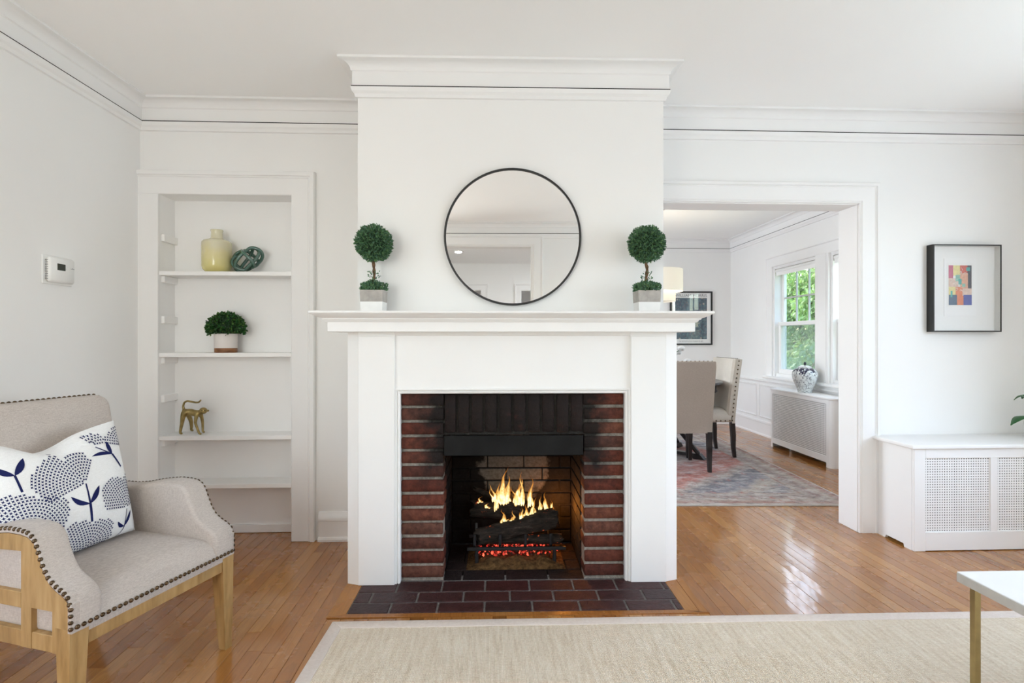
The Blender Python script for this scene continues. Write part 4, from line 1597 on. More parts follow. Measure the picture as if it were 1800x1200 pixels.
# ------------------------------------------------------------------ radiator covers
def lattice(mb, fn, a0, a1, z0, z1, pitch, bar):
    """crossing bars; fn(a0,a1,z0,z1,d0,d1) adds a box"""
    na = max(1, round((a1 - a0) / pitch)); nz = max(1, round((z1 - z0) / pitch))
    pa, pz = (a1 - a0) / na, (z1 - z0) / nz
    for k in range(na + 1):
        q = a0 + k * pa
        fn(max(a0, q - bar / 2), min(a1, q + bar / 2), z0, z1, 0, .0015)
    for k in range(nz + 1):
        q = z0 + k * pz
        fn(a0, a1, max(z0, q - bar / 2), min(z1, q + bar / 2), .0004, .0019)


RY0, RX0, RX1, RZ = 2.795, 2.315, 3.285, .585
rc = thing('radiator_cover', 'white wooden radiator cover with perforated grille panels below the framed art', 'radiator cover', ((RX0 + RX1) / 2, (RY0 + YB) / 2, 0))
RO = (-(RX0 + RX1) / 2, -(RY0 + YB) / 2, 0)
P = lambda nm, mb, mt, **kw: obj(nm, mb, mt, rc, off=RO, **kw)
m = MB(); m.prism([(RX0 - .024, 3.098), (RX0 - .024, RY0 - .020), (RX1 + .012, RY0 - .020), (RX1 + .012, 3.098)], 'z', RZ - .024, RZ, .008, 4); P('top', m, TRIM, smooth=True, angle=35)
m = MB(); m.prism([(3.060, .0), (3.060, RZ - .0245), (RY0 + .0185, RZ - .0245), (RY0 + .0185, 0), (RY0 + .07, 0), (RY0 + .075, .018), (3.00, .018), (3.01, 0)], 'x', RX0 + .0005, RX0 + .018); P('side_panel', m, TRIM)
m = MB(); m.box(RX1 - .018, RY0, 0, RX1, 3.066, RZ - .024); P('side_panel', m, TRIM)
st = [(RX0 + .0, RX0 + .066), (2.752, 2.792), (RX1 - .066, RX1)]
for k, (a, b) in enumerate(st):
    m = MB()
    if k == 1: m.box(a, RY0 + .001, .1, b, RY0 + .017, RZ - .076, .001)
    else: m.box(a, RY0 - .001, 0, b, RY0 + .018, RZ - .024, .003)
    P('stile', m, TRIM)
m = MB(); m.box(RX0 + .066, RY0, .004, RX1 - .066, RY0 + .017, .103, .001); P('bottom_rail', m, TRIM)
m = MB(); m.box(RX0 + .066, RY0, RZ - .076, RX1 - .066, RY0 + .017, RZ - .024, .001); P('top_rail', m, TRIM)
for (a, b) in ((RX0 + .066, 2.752), (2.792, RX1 - .066)):
    m = MB()
    lattice(m, lambda p, q, r_, t, d0, d1: m.box(p, RY0 + .010 - d0, r_, q, RY0 + .010 + d1, t), a, b, .103, RZ - .076, .01385, .0080)
    P('grille', m, SHELFP, kind='stuff', fix=False)
m = MB(); m.box(RX0 + .05, RY0 + .0165, .05, RX1 - .05, RY0 + .019, RZ - .03); P('hole_shade_sheet', m, BLACKM)  # black sheet stands in for the shade behind the grille holes

# houseplant whose leaf reaches into the picture
hp = thing('houseplant', 'small leafy houseplant in a white pot on the radiator cover', 'plant', (3.165, 2.935, RZ))
m = MB(); m.lathe([(.001, 0), (.042, 0), (.056, .09), (.058, .095), (.052, .095), (.050, .085), (.001, .085)], seg=28, cap=False); obj('pot', m, POTW, hp, smooth=True, angle=35)
rg = random.Random(8)
for (ang, ln, tip) in ((188, .187, .085), (20, .11, .2), (75, .12, .22), (255, .12, .2), (310, .11, .19), (150, .10, .22)):
    a = R(ang)
    m = MB()
    def lf(u, v_, ln=ln, tip=tip, a=a):
        r = ln * u
        w = .030 * math.sin(math.pi * min(1, max(0, (u - .35) / .65)) ** .8) if u > .35 else .002
        z = .085 + (tip - .085) * (1 - (1 - u) ** 2) + (.05 * math.sin(math.pi * u)) - abs(v_ - .5) * .01
        s = (v_ - .5) * 2 * max(w, .002)
        return (r * math.cos(a) - s * math.sin(a), r * math.sin(a) + s * math.cos(a), z)
    m.grid(lf, 16, 4)
    obj('leaf', m, HOUSELEAF, hp, smooth=True, angle=180)

# shadow-box framed art
ar = thing('framed_art', 'small colourful abstract print in a deep black shadow-box frame', 'picture', (2.86, YB, 1.204))
AO = (-2.86, -YB, -1.204)
P = lambda nm, mb, mt, **kw: obj(nm, mb, mt, ar, off=AO, **kw)
ax0, ax1, az0, az1, af = 2.644, 3.070, 1.204, 1.727, 3.048
m = MB()
m.sweep([(ax0, 3.098, az0), (ax0, 3.098, az1), (ax1, 3.098, az1), (ax1, 3.098, az0)], [(0, 0), (0, .048), (-.002, .05), (-.007, .05), (-.007, 0)], (0, -1, 0), closed=True); P('frame', m, BLACKF)
m = MB()
m.sweep([(ax0 + .007, 3.098, az0 + .007), (ax0 + .007, 3.098, az1 - .007), (ax1 - .007, 3.098, az1 - .007), (ax1 - .007, 3.098, az0 + .007)], [(0, .01), (0, .046), (-.002, .046), (-.002, .01)], (0, -1, 0), closed=True); P('liner', m, FRAMEIN)
m = MB(); m.box(ax0 + .007, 3.086, az0 + .007, ax1 - .007, 3.097, az1 - .007); P('mat_board', m, MATB)
m = MB(); m.box(2.742, 3.083, 1.300, 2.945, 3.0862, 1.648, .0008); P('raised_mount', m, PAPER)
px0, px1, pz0, pz1 = 2.768, 2.912, 1.366, 1.606
m = MB(); m.box(px0 - .014, 3.0822, pz0 - .014, px1 + .014, 3.0832, pz1 + .014); P('print_sheet', m, MATB)
W_, H_ = px1 - px0, pz1 - pz0
prints = [('rose', 0, .68, .20, 1), ('straw', .20, .74, .50, 1), ('rust', .50, .80, .88, 1), ('ink', .82, .42, 1, 1), ('blush', 0, .46, .42, .68), ('sage', .30, .60, .60, .76), ('salmon', .50, .40, .84, .80),
          ('straw', 0, .26, .30, .46), ('coral', .30, .24, .60, .46), ('blush', .60, .26, 1, .42), ('slate', 0, 0, .36, .26), ('coral', .36, 0, .66, .24), ('cobalt', .64, 0, 1, .26), ('teal', .42, .52, .56, .66), ('teal', .08, .20, .16, .36), ('sage', .58, .46, .72, .54), ('teal', .76, .86, .92, .95)]
for i, (cn, a, b, c, d) in enumerate(prints):
    m = MB(); y_ = 3.0820 - .00012 * i
    m.add([(px0 + a * W_, y_, pz0 + b * H_), (px0 + c * W_, y_, pz0 + b * H_), (px0 + c * W_, y_, pz0 + d * H_), (px0 + a * W_, y_, pz0 + d * H_)], [(0, 1, 2, 3)])
    P('printed_shape', m, ARTC[cn], fix=False)
rg = random.Random(4)
m = MB()
for (cx, cz) in ((.20, .60), (.62, .84), (.45, .42)):
    for k in range(9):
        a = rg.uniform(0, 6.28); ln = rg.uniform(.12, .22)
        p = Vector((px0 + cx * W_, 3.0795, pz0 + cz * H_)); d = Vector((math.cos(a), 0, math.sin(a))); q = Vector((-d.z, 0, d.x))
        m.add([p + d * .01 + q * .0012, p + d * ln * .18 * .9 + q * .0004, p + d * ln * .18 * .9 - q * .0004, p + d * .01 - q * .0012], [(0, 1, 2, 3)])
P('white_strokes', m, ARTC['chalk'], kind='stuff', fix=False)
m = MB(); m.box(ax0 + .007, 3.0535, az0 + .007, ax1 - .007, 3.0555, az1 - .007); P('glass', m, PICGLASS)

# ------------------------------------------------------------------ rugs
rug = thing('area_rug', 'large beige woven sisal rug with taupe cloth binding before the hearth', 'rug', (1.0, 1.2, .001))
A_, B_ = Vector((-.640, 2.183)), Vector((2.95, 2.140))
C_, D_ = Vector((2.95, -.35)), Vector((-.73, -.35))
mid = Vector((1.0, 1.2))
quad = [p - mid for p in (D_, C_, B_, A_)]
cc = sum(quad, Vector((0, 0))) / 4
bwd = .050


def inset(poly, w):
    out = []
    n = len(poly)
    for i in range(n):
        e1 = (poly[i] - poly[i - 1]).normalized(); e2 = (poly[(i + 1) % n] - poly[i]).normalized()
        n1, n2 = Vector((-e1.y, e1.x)), Vector((-e2.y, e2.x))
        out.append(poly[i] + (n1 + n2) / (1 + n1.dot(n2)) * w)
    return out


ins = inset(quad, bwd - .002)
m = MB(); m.prism([tuple(p) for p in ins], 'z', 0, .0075); obj('weave', m, SISAL, rug)
for i in range(4):
    a, b = quad[i], quad[(i + 1) % 4]
    ia, ib = inset(quad, bwd)[i], inset(quad, bwd)[(i + 1) % 4]
    m = MB(); m.prism([tuple(a), tuple(b), tuple(ib), tuple(ia)], 'z', 0, .0105, .003, 2); obj('binding', m, BINDING, rug, smooth=True, angle=50)

dr = thing('persian_rug', 'faded pink and grey patterned rug under the dining table', 'rug', (1.30, 5.15, .001), R(-2.5))
dr.location = (1.29, 5.05, .001)
m = MB(); m.box(-1.33, -1.42, 0, 1.33, 1.55, .007, .002); obj('pile', m, PERSIAN, dr)
m = MB()
m.sweep([(-1.33, -1.42, 0), (-1.33, 1.55, 0), (1.33, 1.55, 0), (1.33, -1.42, 0)], [(-.006, 0), (-.006, .0078), (.003, .0078), (.004, 0)], (0, 0, 1), closed=True); obj('bound_edge', m, simple('rug_edge', (.50, .47, .43), .9), dr)

# ------------------------------------------------------------------ coffee table
ct = thing('coffee_table', 'white topped coffee table with slim brass legs standing on the beige rug', 'table', (2.0, 1.25, .0115), R(-.5))
ct.location = (1.424 + .55, 1.556 - .30, .0115)
tz = .4385
m = MB(); m.box(-.55, -.30, tz - .030, .55, .30, tz - .004, .001); tp = obj('top', m, EDGEW, ct)
m = MB(); m.box(-.5495, -.2995, tz - .004, .5495, .2995, tz, .0012); sub('laminate', m, WHITETOP, tp)
for sx in (-1, 1):
    for sy in (-1, 1):
        m = MB(); x, y = sx * .526, sy * .262
        m.box(x - .0092, y - .0092, 0, x + .0092, y + .0092, tz - .030, .001); obj('leg', m, BRASS, ct)
for sy in (-1, 1):
    m = MB(); m.box(-.515, sy * .262 - .008, tz - .046, .515, sy * .262 + .008, tz - .030); obj('apron_rail', m, BRASS, ct)


# ------------------------------------------------------------------ armchair
def interp(tab, x):
    if x <= tab[0][0]: return tab[0][1]
    for (a, p), (b, q) in zip(tab[:-1], tab[1:]):
        if x <= b:
            t = (x - a) / (b - a)
            return p + (q - p) * t
    return tab[-1][1]


ac = thing('armchair', 'taupe linen armchair with bronze nailheads and open honey wood arm frame', 'armchair', (-1.059, 1.77, 0), R(71.7))
HW = .287
PROF = [(0, .430), (.006, .447), (.025, .462), (.055, .476), (.080, .493), (.100, .520), (.115, .552), (.128, .583), (.142, .602), (.162, .613), (.19, .618), (.24, .619), (.29, .613), (.34, .604), (.40, .591), (.46, .584), (.56, .582)]
zc = lambda y: interp(PROF, y)
for s in (-1, 1):
    # open wooden side frame
    m = MB()
    xo, xi = s * HW, s * (HW - .030)
    a0, a1 = min(xo, xi), max(xo, xi)

    def piece(ys, zb):
        poly = [(y, zc(y) - .0135) for y in ys] + [(ys[-1], zb), (ys[0], zb)]
        m.prism(poly, 'x', a0, a1)
    piece([0, .006, .015, .025, .04, .055, .066], .290)
    piece([.066, .080, .09, .100, .108, .115, .122, .128, .135, .142, .147], .405)
    piece([.147, .162, .175, .188], .290)
    m.prism([(.188, zc(.188) - .0135)] + [(y, zc(y) - .0135) for y in (.24, .29, .34, .40, .46, .56)] + [(.56, .535), (.46, .538), (.34, .552), (.24, .558), (.188, .560)], 'x', a0, a1)
    obj('arm_frame', m, HONEY, ac)
    m = MB(); m.box(a0 + .004 * (s > 0), .188, .398, a1 - .004 * (s < 0), .56, .443, .002); obj('arm_stretcher', m, HONEY, ac)
    m = MB(); m.box(a0 + .0012, .006, .2885, a1 - .0012, .60, .336, .002); obj('side_rail', m, HONEY, ac)
    # padded arm
    x_in, x_out = s * .200, s * (HW - .014)
    poly = [(y, zc(y) + .004) for y, _ in PROF]
    poly[0] = (-.006, .432)
    poly = [(-.006, .352), ] + poly + [(.56, .332), (.07, .332), (.06, .352)]
    m = MB(); m.prism(poly, 'x', min(x_in, x_out), max(x_in, x_out), .014, 4); obj('padded_arm', m, LINEN, ac, smooth=True, angle=50)
    top_ = [(-.005, .352), (-.005, .432)] + [(y, zc(y) + .0035) for y, _ in PROF]
    bot_ = [(y, zc(y) - .0125) for y, _ in PROF[2:]][::-1] + [(.008, .440), (.008, .352)]
    m = MB(); m.prism(top_ + bot_, 'x', min(s * .23, s * (HW + .001)), max(s * .23, s * (HW + .001)), .003, 2); obj('arm_welt', m, LINEN, ac, smooth=True, angle=50)
    # nail trim along the arm edge
    m = MB()
    path = [(-.006, .365 + k * .001) for k in range(0, 70)] + [(y / 1000, zc(y / 1000) + .004) for y in range(0, 540, 1)]
    acc, last = 1e9, None
    for (y, z) in path:
        if last is not None: acc += math.hypot(y - last[0], z - last[1])
        last = (y, z)
        if acc >= .0172:
            acc = 0
            i = path.index((y, z)); q = path[min(i + 3, len(path) - 1)]; p = path[max(i - 3, 0)]
            d = Vector((q[0] - p[0], q[1] - p[1])).normalized(); nrm = Vector((0, -d.y, d.x)).normalized()
            nrm = (nrm * .75 + Vector((s * .9, 0, 0))).normalized()
            c = Vector((s * (HW - .001), y, z)) - Vector((0, -d.y, d.x)) * .0035
            M = Matrix.Translation(c) @ nrm.to_track_quat('Z', 'Y').to_matrix().to_4x4()
            m.lathe([(.0066, 0), (.0056, .0026), (.0032, .0046), (.0006, .0052)], seg=10, M=M)
    obj('nailhead_trim', m, NAIL, ac, kind='stuff', smooth=True, angle=60)
    # legs
    m = MB()
    def lg(x0, x1, y0, y1, z): return [(s * x0, y0, z), (s * x1, y0, z), (s * x1, y1, z), (s * x0, y1, z)]
    m.rings([lg(.256, .286, .006, .036, 0.001), lg(.246, .287, .002, .044, .14), lg(.236, .2872, -.001, .054, .362)])
    obj('leg', m, HONEY, ac)
    m = MB()
    m.rings([lg(.176, .206, .585, .615, 0.001), lg(.190, .235, .56, .60, .16), lg(.205, .260, .53, .585, .34)])
    obj('leg', m, HONEY, ac)
m = MB(); m.box(-.237, .002, .300, .237, .030, .360, .002); obj('front_rail', m, HONEY, ac)
m = MB(); m.box(-.25, .545, .300, .25, .575, .345, .002); obj('back_rail', m, HONEY, ac)


def seat_top(u, v_):
    x = -.262 + .524 * u
    y = -.008 + .52 * v_
    fx = (1 - abs(2 * u - 1) ** 7) ** .5
    yy = min(1, max(0, (y + .008) / .075))
    fy = (1 - (1 - yy) ** 2.4) ** .5
    return (x, y, .358 + .072 * (.35 + .65 * fx) * fy + .016 * math.sin(math.pi * u) * math.sin(math.pi * min(1, v_ * 1.1)))


m = MB(); m.grid(seat_top, 36, 30)
m.box(-.255, 0.0, .338, .255, .515, .362)
obj('seat_cushion', m, LINEN, ac, smooth=True, angle=70)
m = MB()
for k in range(33):
    x = -.272 + k * .017
    M = Matrix.Translation((x, -.0085, .3665)) @ Vector((0, -1, .1)).to_track_quat('Z', 'Y').to_matrix().to_4x4()
    m.lathe([(.0066, 0), (.0056, .0026), (.0032, .0046), (.0006, .0052)], seg=10, M=M)
obj('nailhead_trim', m, NAIL, ac, kind='stuff', smooth=True, angle=60)
# backrest: leaning slab with rounded top corners
out = [(-.262, .34), (-.276, .60), (-.286, .86)] + [(-.286 + .045 - .045 * math.cos(R(a)), .890 + .045 * math.sin(R(a))) for a in range(0, 91, 15)]
out = out + [(-x, z) for x, z in out[::-1]]
m = MB(); m.prism(out, 'y', 0, .085, .020, 4)
def lean(p):
    t = (p.z - .34)
    bulge = .020 * max(0, 1 - (p.x / .28) ** 2) * math.sin(min(1, max(0, t / .6)) * math.pi) if p.y < .03 else 0
    return Vector((p.x, .485 + p.y + .20 * t + .04 * t * t - bulge, p.z))
m.v = [lean(p) for p in m.v]
obj('backrest', m, LINEN, ac, smooth=True, angle=50)
m = MB()
pts = []
for (x0, z0), (x1, z1) in zip(out[1:-1], out[2:]):
    L_ = math.hypot(x1 - x0, z1 - z0); n = max(1, int(L_ / .002))
    pts += [(x0 + (x1 - x0) * k / n, z0 + (z1 - z0) * k / n) for k in range(n)]
acc, last = 1e9, None
for i, (x, z) in enumerate(pts[:-1]):
    if last: acc += math.hypot(x - last[0], z - last[1])
    last = (x, z)
    if acc > .0172 and z > .6:
        acc = 0
        d = Vector((pts[i + 1][0] - x, pts[i + 1][1] - z)).normalized()
        nrm = Vector((-d.y, 0, d.x))
        t = z - .34
        c = Vector((x, .485 + .040 + .20 * t + .04 * t * t, z)) + nrm * .0005
        M = Matrix.Translation(c) @ nrm.to_track_quat('Z', 'Y').to_matrix().to_4x4()
        m.lathe([(.0066, 0), (.0056, .0026), (.0032, .0046), (.0006, .0052)], seg=10, M=M)
obj('nailhead_trim', m, NAIL, ac, kind='stuff', smooth=True, angle=60)

# ---- pillow with printed flowers (same frame as the chair)
pw = thing('throw_pillow', 'white throw pillow with navy dotted flowers leaning in the armchair', 'pillow', (-1.059, 1.77, 0), R(71.7))
ps = Matrix.Rotation(R(71.7), 4, 'Z')
PC, PHW, PHH = Vector((-.055, .392, .640)), .225, .205
pw.location = Vector((-1.059, 1.77, 0)) + ps @ Vector((PC.x, PC.y, .43))
PO = (-PC.x, -PC.y, -.43)


def pil(s, t, side, lift=0.0):
    """s across, t up in [-1,1]; side -1 faces the room"""
    es, et = max(0, 1 - s * s), max(0, 1 - t * t)
    th_ = .086 * (es ** .42) * (et ** .42)
    pinch = 1 - .055 * (1 - abs(s) ** 2) * abs(t) ** 3
    pin2 = 1 - .045 * (1 - abs(t) ** 2) * abs(s) ** 3
    x = PC.x + PHW * s * pin2
    zz = PHH * t * pinch
    chop = math.exp(-((s + .10) / .42) ** 2) * max(0, t) ** 3 * .055
    zz -= chop
    ear = max(0, s - .45) * max(0, t) * .012
    z = PC.z + zz + ear + .012 * s * (1 - t) * .5
    wr = .004 * math.sin(9 * s + 4 * t) * es * et
    y = PC.y + .26 * (zz) + side * (th_ + wr * .5 + lift)
    return Vector((x, y, z))


m = MB()
nu = 44
f_ = lambda u, v_: pil(2 * u - 1, 2 * v_ - 1, -1)
g_ = lambda u, v_: pil(2 * u - 1, 2 * v_ - 1, 1)
m.grid(f_, nu, nu); m.grid(g_, nu, nu)
obj('cover', m, PILLOWM, pw, off=PO, smooth=True, angle=80, fix=False)
prn = MB()


def xz_to_st(x, z):
    s, t = (x - PC.x) / PHW, (z - PC.z) / PHH
    for _ in range(8):
        p = pil(max(-.99, min(.99, s)), max(-.99, min(.99, t)), -1)
        s += (x - p.x) / PHW; t += (z - p.z) / PHH
    return s, t


def on_pillow(poly):
    vs_ = []
    for (x, z) in poly:
        s, t = xz_to_st(x, z)
        if abs(s) > .985 or abs(t) > .985: return
        vs_.append(pil(s, t, -1, .0012))
    prn.add(vs_, [tuple(range(len(vs_)))])


def mark(x, z, a, r):
    for q in (a + .785, a - .785):
        c, s = math.cos(q), math.sin(q)
        w = .40
        on_pillow([(x - r * c, z - r * s), (x + r * w * s, z - r * w * c), (x + r * c, z + r * s), (x - r * w * s, z + r * w * c)])


def flower(bx, bz, ang, size, half=95, rl=1.0):
    """cup of small crosses on arcs round the base point"""
    k = 1
    while True:
        r = k * .0092
        if r > size * 1.05: break
        n = max(3, int(2 * R(half) * r / .0092))
        for i in range(n + 1):
            th_ = -half + 2 * half * i / n
            lim = size * (.80 + .20 * math.sin(min(1, abs(th_) / 38) * math.pi / 2)) * (1 if abs(th_) < 45 else 1 - .45 * (abs(th_) - 45) / 50)
            if th_ > 10: lim *= rl
            if r <= lim:
                a = R(ang + th_)
                mark(bx + r * math.sin(a) * 1.0, bz + r * math.cos(a), -a, .0050)
        k += 1


def blade(p0, p1, w, bend=.0):
    p0, p1 = Vector(p0), Vector(p1)
    d = p1 - p0; q = Vector((-d.y, d.x)).normalized()
    n = 7
    L_, R_ = [], []
    for i in range(n + 1):
        t = i / n
        c = p0 + d * t + q * bend * math.sin(math.pi * t)
        ww = w * math.sin(math.pi * min(1, t * 1.0)) ** .8 + .0003
        L_.append(c + q * ww); R_.append(c - q * ww)
    for i in range(n):
        on_pillow([tuple(L_[i]), tuple(L_[i + 1]), tuple(R_[i + 1]), tuple(R_[i])])


def stem(p0, p1, w0, w1, bend=0.0):
    p0, p1 = Vector(p0), Vector(p1)
    d = p1 - p0; q = Vector((-d.y, d.x)).normalized()
    n = 6
    for i in range(n):
        pts_ = []
        for (t, sg) in ((i / n, 1), ((i + 1) / n, 1), ((i + 1) / n, -1), (i / n, -1)):
            c = p0 + d * t + q * bend * math.sin(math.pi * t)
            pts_.append(tuple(c + q * sg * (w0 + (w1 - w0) * t)))
        on_pillow(pts_)


flower(-.024, .678, -38, .150, 70, .66)
stem((-.023, .673), (-.020, .606), .0022, .003); stem((-.020, .606), (-.019, .545), .004, .0035)
blade((-.020, .606), (-.074, .642), .0075, .008); blade((-.020, .606), (.021, .655), .0085, -.002)
flower(.117, .553, 2, .125, 80)
stem((.120, .545), (.104, .484), .001, .002); stem((.104, .484), (.075, .458), .002, .0008, .004)
blade((.104, .487), (.076, .512), .006, .006); blade((.104, .487), (.139, .533), .006, -.002)
flower(-.037, .452, 12, .112, 88)
flower(-.189, .569, 18, .120, 92)
flower(.041, .789, 30, .05, 60)
stem((.047, .779), (.100, .745), .0016, .002); stem((.100, .745), (.126, .694), .0035, .003)
blade((.100, .745), (.024, .752), .0055, -.006); blade((.100, .745), (.093, .790), .0080, .002)
flower(.160, .765, -28, .075, 45)
stem((-.201, .74), (-.194, .689), .003, .003); blade((-.201, .74), (-.167, .785), .009, -.002); blade((-.201, .74), (-.24, .77), .008, .004)
obj('flower_print', prn, NAVY, pw, off=PO, fix=False, kind='stuff')

# ------------------------------------------------------------------ dining room furniture
def dining_chair(label, loc, rz, fabric_back, fabric_in):
    t = thing('dining_chair', label, 'chair', loc, rz, 'upholstered dining chairs')
    hw = .245
    def ctr_(z): q = max(0, z - .36); return .195 + .08 * q + .06 * q * q
    m = MB()
    rs = []
    for k in range(15):
        z = .335 + (.955 - .335) * k / 14
        w = hw - .008 + .010 * k / 14
        y = ctr_(z)
        if k == 14: w -= .006
        rs.append([(-w, y, z), (w, y, z), (w, y + .030, z), (-w, y + .030, z)])
    m.rings(rs); obj('back_panel', m, fabric_back, t, smooth=True, angle=35)
    m = MB(); rs = []
    for k in range(15):
        z = .40 + (.960 - .40) * k / 14
        w = hw - .004 + .006 * k / 14
        y = ctr_(z)
        th_ = .055
        rs.append([(-w, y + .004, z), (-w, y - th_ * .7, z), (-w + .02, y - th_, z), (w - .02, y - th_, z), (w, y - th_ * .7, z), (w, y + .004, z)])
    m.rings(rs); obj('backrest', m, fabric_in, t, smooth=True, angle=35)
    m = MB()
    def st_(u, v_):
        fx = (1 - abs(2 * u - 1) ** 6) ** .5; fv = (1 - abs(2 * v_ - 1) ** 8) ** .5
        return (-hw + 2 * hw * u, -.26 + .44 * v_, .405 + .075 * fx * fv)
    m.grid(st_, 20, 20); m.box(-hw, -.26, .345, hw, .19, .42, .012); obj('seat', m, fabric_in, t, smooth=True, angle=60)
    for s in (-1, 1):
        m = MB()
        def q_(x, y, w, z): return [(x - w, y - w, z), (x + w, y - w, z), (x + w, y + w, z), (x - w, y + w, z)]
        m.rings([q_(s * .215, -.232, .014, .001), q_(s * .215, -.228, .021, .345)]); obj('leg', m, DARKWOOD, t)
        m = MB()
        m.rings([q_(s * .21, .232, .014, .001), q_(s * .213, .218, .017, .10), q_(s * .215, .215, .020, .22), q_(s * .215, .205, .021, .345)]); obj('leg', m, DARKWOOD, t)
    m = MB()
    nl = [(.0075, 0), (.0064, .003), (.0008, .006)]
    for s in (-1, 1):
        for k in range(15):
            z = .365 + k * .041
            c = Vector((s * (hw + .001), ctr_(z) - .002, z)); m.lathe(nl, seg=8, M=Matrix.Translation(c) @ Matrix.Rotation(R(90 * s), 4, 'Y'))
        for k in range(10):
            c = Vector((s * (hw + .001), -.235 + k * .045, .362)); m.lathe(nl, seg=8, M=Matrix.Translation(c) @ Matrix.Rotation(R(90 * s), 4, 'Y'))
    for k in range(13):
        c = Vector((-hw + .02 + k * (2 * hw - .04) / 12, ctr_(.96) - .012, .9605)); m.lathe(nl, seg=8, M=Matrix.Translation(c))
    obj('nailhead_trim', m, NAIL, t, kind='stuff', smooth=True)
    return t


RUGZ = .0095
dining_chair('beige linen dining chair with its plain back turned to the fireplace room', (1.690, 4.735, RUGZ), R(180), LINEN_D, LINEN_C)
dining_chair('cream dining chair with dark nailheads down its side facing the table from the window', (2.150, 5.270, RUGZ), R(-90), LINEN_C, LINEN_C)

tb = thing('dining_table', 'dark round dining table with trestle base between the upholstered chairs', 'table', (1.725, 5.30, RUGZ))
m = MB(); m.lathe([(.001, .712), (.55, .712), (.588, .716), (.595, .722), (.595, .736), (.588, .742), (.001, .744)], seg=64, cap=False); obj('top', m, TABLEW, tb, smooth=True, angle=30)
m = MB(); m.lathe([(.535, .712), (.535, .655), (.542, .650), (.542, .640), (.52, .640), (.52, .712)], seg=64, cap=False); obj('skirt', m, TABLEW, tb, smooth=True, angle=30)
for a in (45, 135, 225, 315):
    ca, sa = math.cos(R(a)), math.sin(R(a))
    M = Matrix.Rotation(R(a), 4, 'Z')
    m = MB(); m.prism([(.04, .05), (.42, .05), (.47, .0), (.36, .0), (.34, .018), (.04, .018)], 'y', -.03, .03, M=M)
    obj('foot', m, DARKWOOD, tb)
    m = MB(); m.tube([Vector((.40 * ca, .40 * sa, .05)), Vector((.10 * ca, .10 * sa, .36)), Vector((.34 * ca, .34 * sa, .66))], .022, 6); obj('brace', m, DARKWOOD, tb)
m = MB(); m.lathe([(.07, .02), (.07, .30), (.085, .36), (.07, .42), (.07, .71)], seg=20); obj('pedestal', m, DARKWOOD, tb, smooth=True)

# flowers in a vase on the table
fv = thing('flower_vase', 'glass vase of white roses on the dining table', 'vase', (1.76, 5.36, RUGZ + .7445))
m = MB(); m.lathe([(.001, 0), (.05, 0), (.055, .01), (.05, .12), (.058, .17), (.055, .17), (.047, .12), (.05, .012), (.001, .01)], seg=28, cap=False); obj('vase_body', m, WHITETOP, fv, smooth=True)
for (dx, dy, dz, r) in ((.290, .05, .185, .036), (.205, .0, .315, .040), (.185, .03, .27, .034), (.02, .02, .38, .036), (-.1, .05, .34, .034), (-.05, -.06, .30, .034), (.06, -.05, .32, .034)):
    m = MB(); m.tube([(0, 0, .10), (dx * .4, dy * .4, .16 + .4 * (dz - .16)), (dx * .94, dy, dz - r * .4)], .0035, 6); stm = obj('stem', m, HOUSELEAF, fv)
    m = MB()
    for k in range(7):
        a = k * 2.4; rr = r * (.30 + .1 * k) * .62
        M = Matrix.Translation((dx + rr * .45 * math.cos(a), dy + rr * .45 * math.sin(a), dz)) @ Matrix.Rotation(a, 4, 'Z') @ Matrix.Rotation(R(18), 4, 'Y')
        m.lathe([(.001, -r * .7), (r * .55, -r * .55), (r * .72, 0), (r * .55, r * .5), (r * .35, r * .62 - k * .002)], seg=10, M=M, cap=False)
    obj('rose', m, WHITEFL, fv, smooth=True, angle=180)

# two-tier drum pendant
pd = thing('pendant_lamp', 'two-tier cream drum shade pendant lamp over the dining table', 'lamp', (1.752, 5.40, ZC))
m = MB()
def drum(m, r, z0, z1):
    m.lathe([(r, z0), (r, z1), (r - .003, z1), (r - .003, z0)], seg=48, cap=False)
    m.rings([[((r if q in (0,) else r - .003) * math.cos(2 * math.pi * k / 48), (r if q in (0,) else r - .003) * math.sin(2 * math.pi * k / 48), zz) for k in range(48)] for q, zz in ((0, z0), (1, z0))], cap=False)
drum(m, .232, 1.650 - ZC, 1.875 - ZC); obj('upper_shade', m, SHADE, pd, smooth=True, angle=40)
m = MB(); drum(m, .160, 1.548 - ZC, 1.655 - ZC); obj('lower_shade', m, SHADE, pd, smooth=True, angle=40)
m = MB(); m.lathe([(.001, 1.556 - ZC), (.156, 1.556 - ZC), (.156, 1.560 - ZC), (.001, 1.560 - ZC)], seg=40, cap=False); obj('diffuser', m, SHADE, pd)
m = MB(); m.tube([(0, 0, -.01), (0, 0, 1.70 - ZC)], .006, 10); m.box(-.23, -.004, 1.86 - ZC, .23, .004, 1.868 - ZC); obj('rod', m, NAIL, pd)
m = MB(); m.lathe([(.001, -.022), (.055, -.022), (.06, -.012), (.06, 0), (.001, 0)], seg=28, cap=False); obj('canopy', m, NAIL, pd, smooth=True)
lb = bpy.data.lights.new('pendant_bulb', 'POINT'); lb.energy = 13; lb.color = (1, .88, .70); lb.shadow_soft_size = .04
lo_ = link('pendant_bulb', lb); lo_.location = (1.752, 5.40, 1.74)

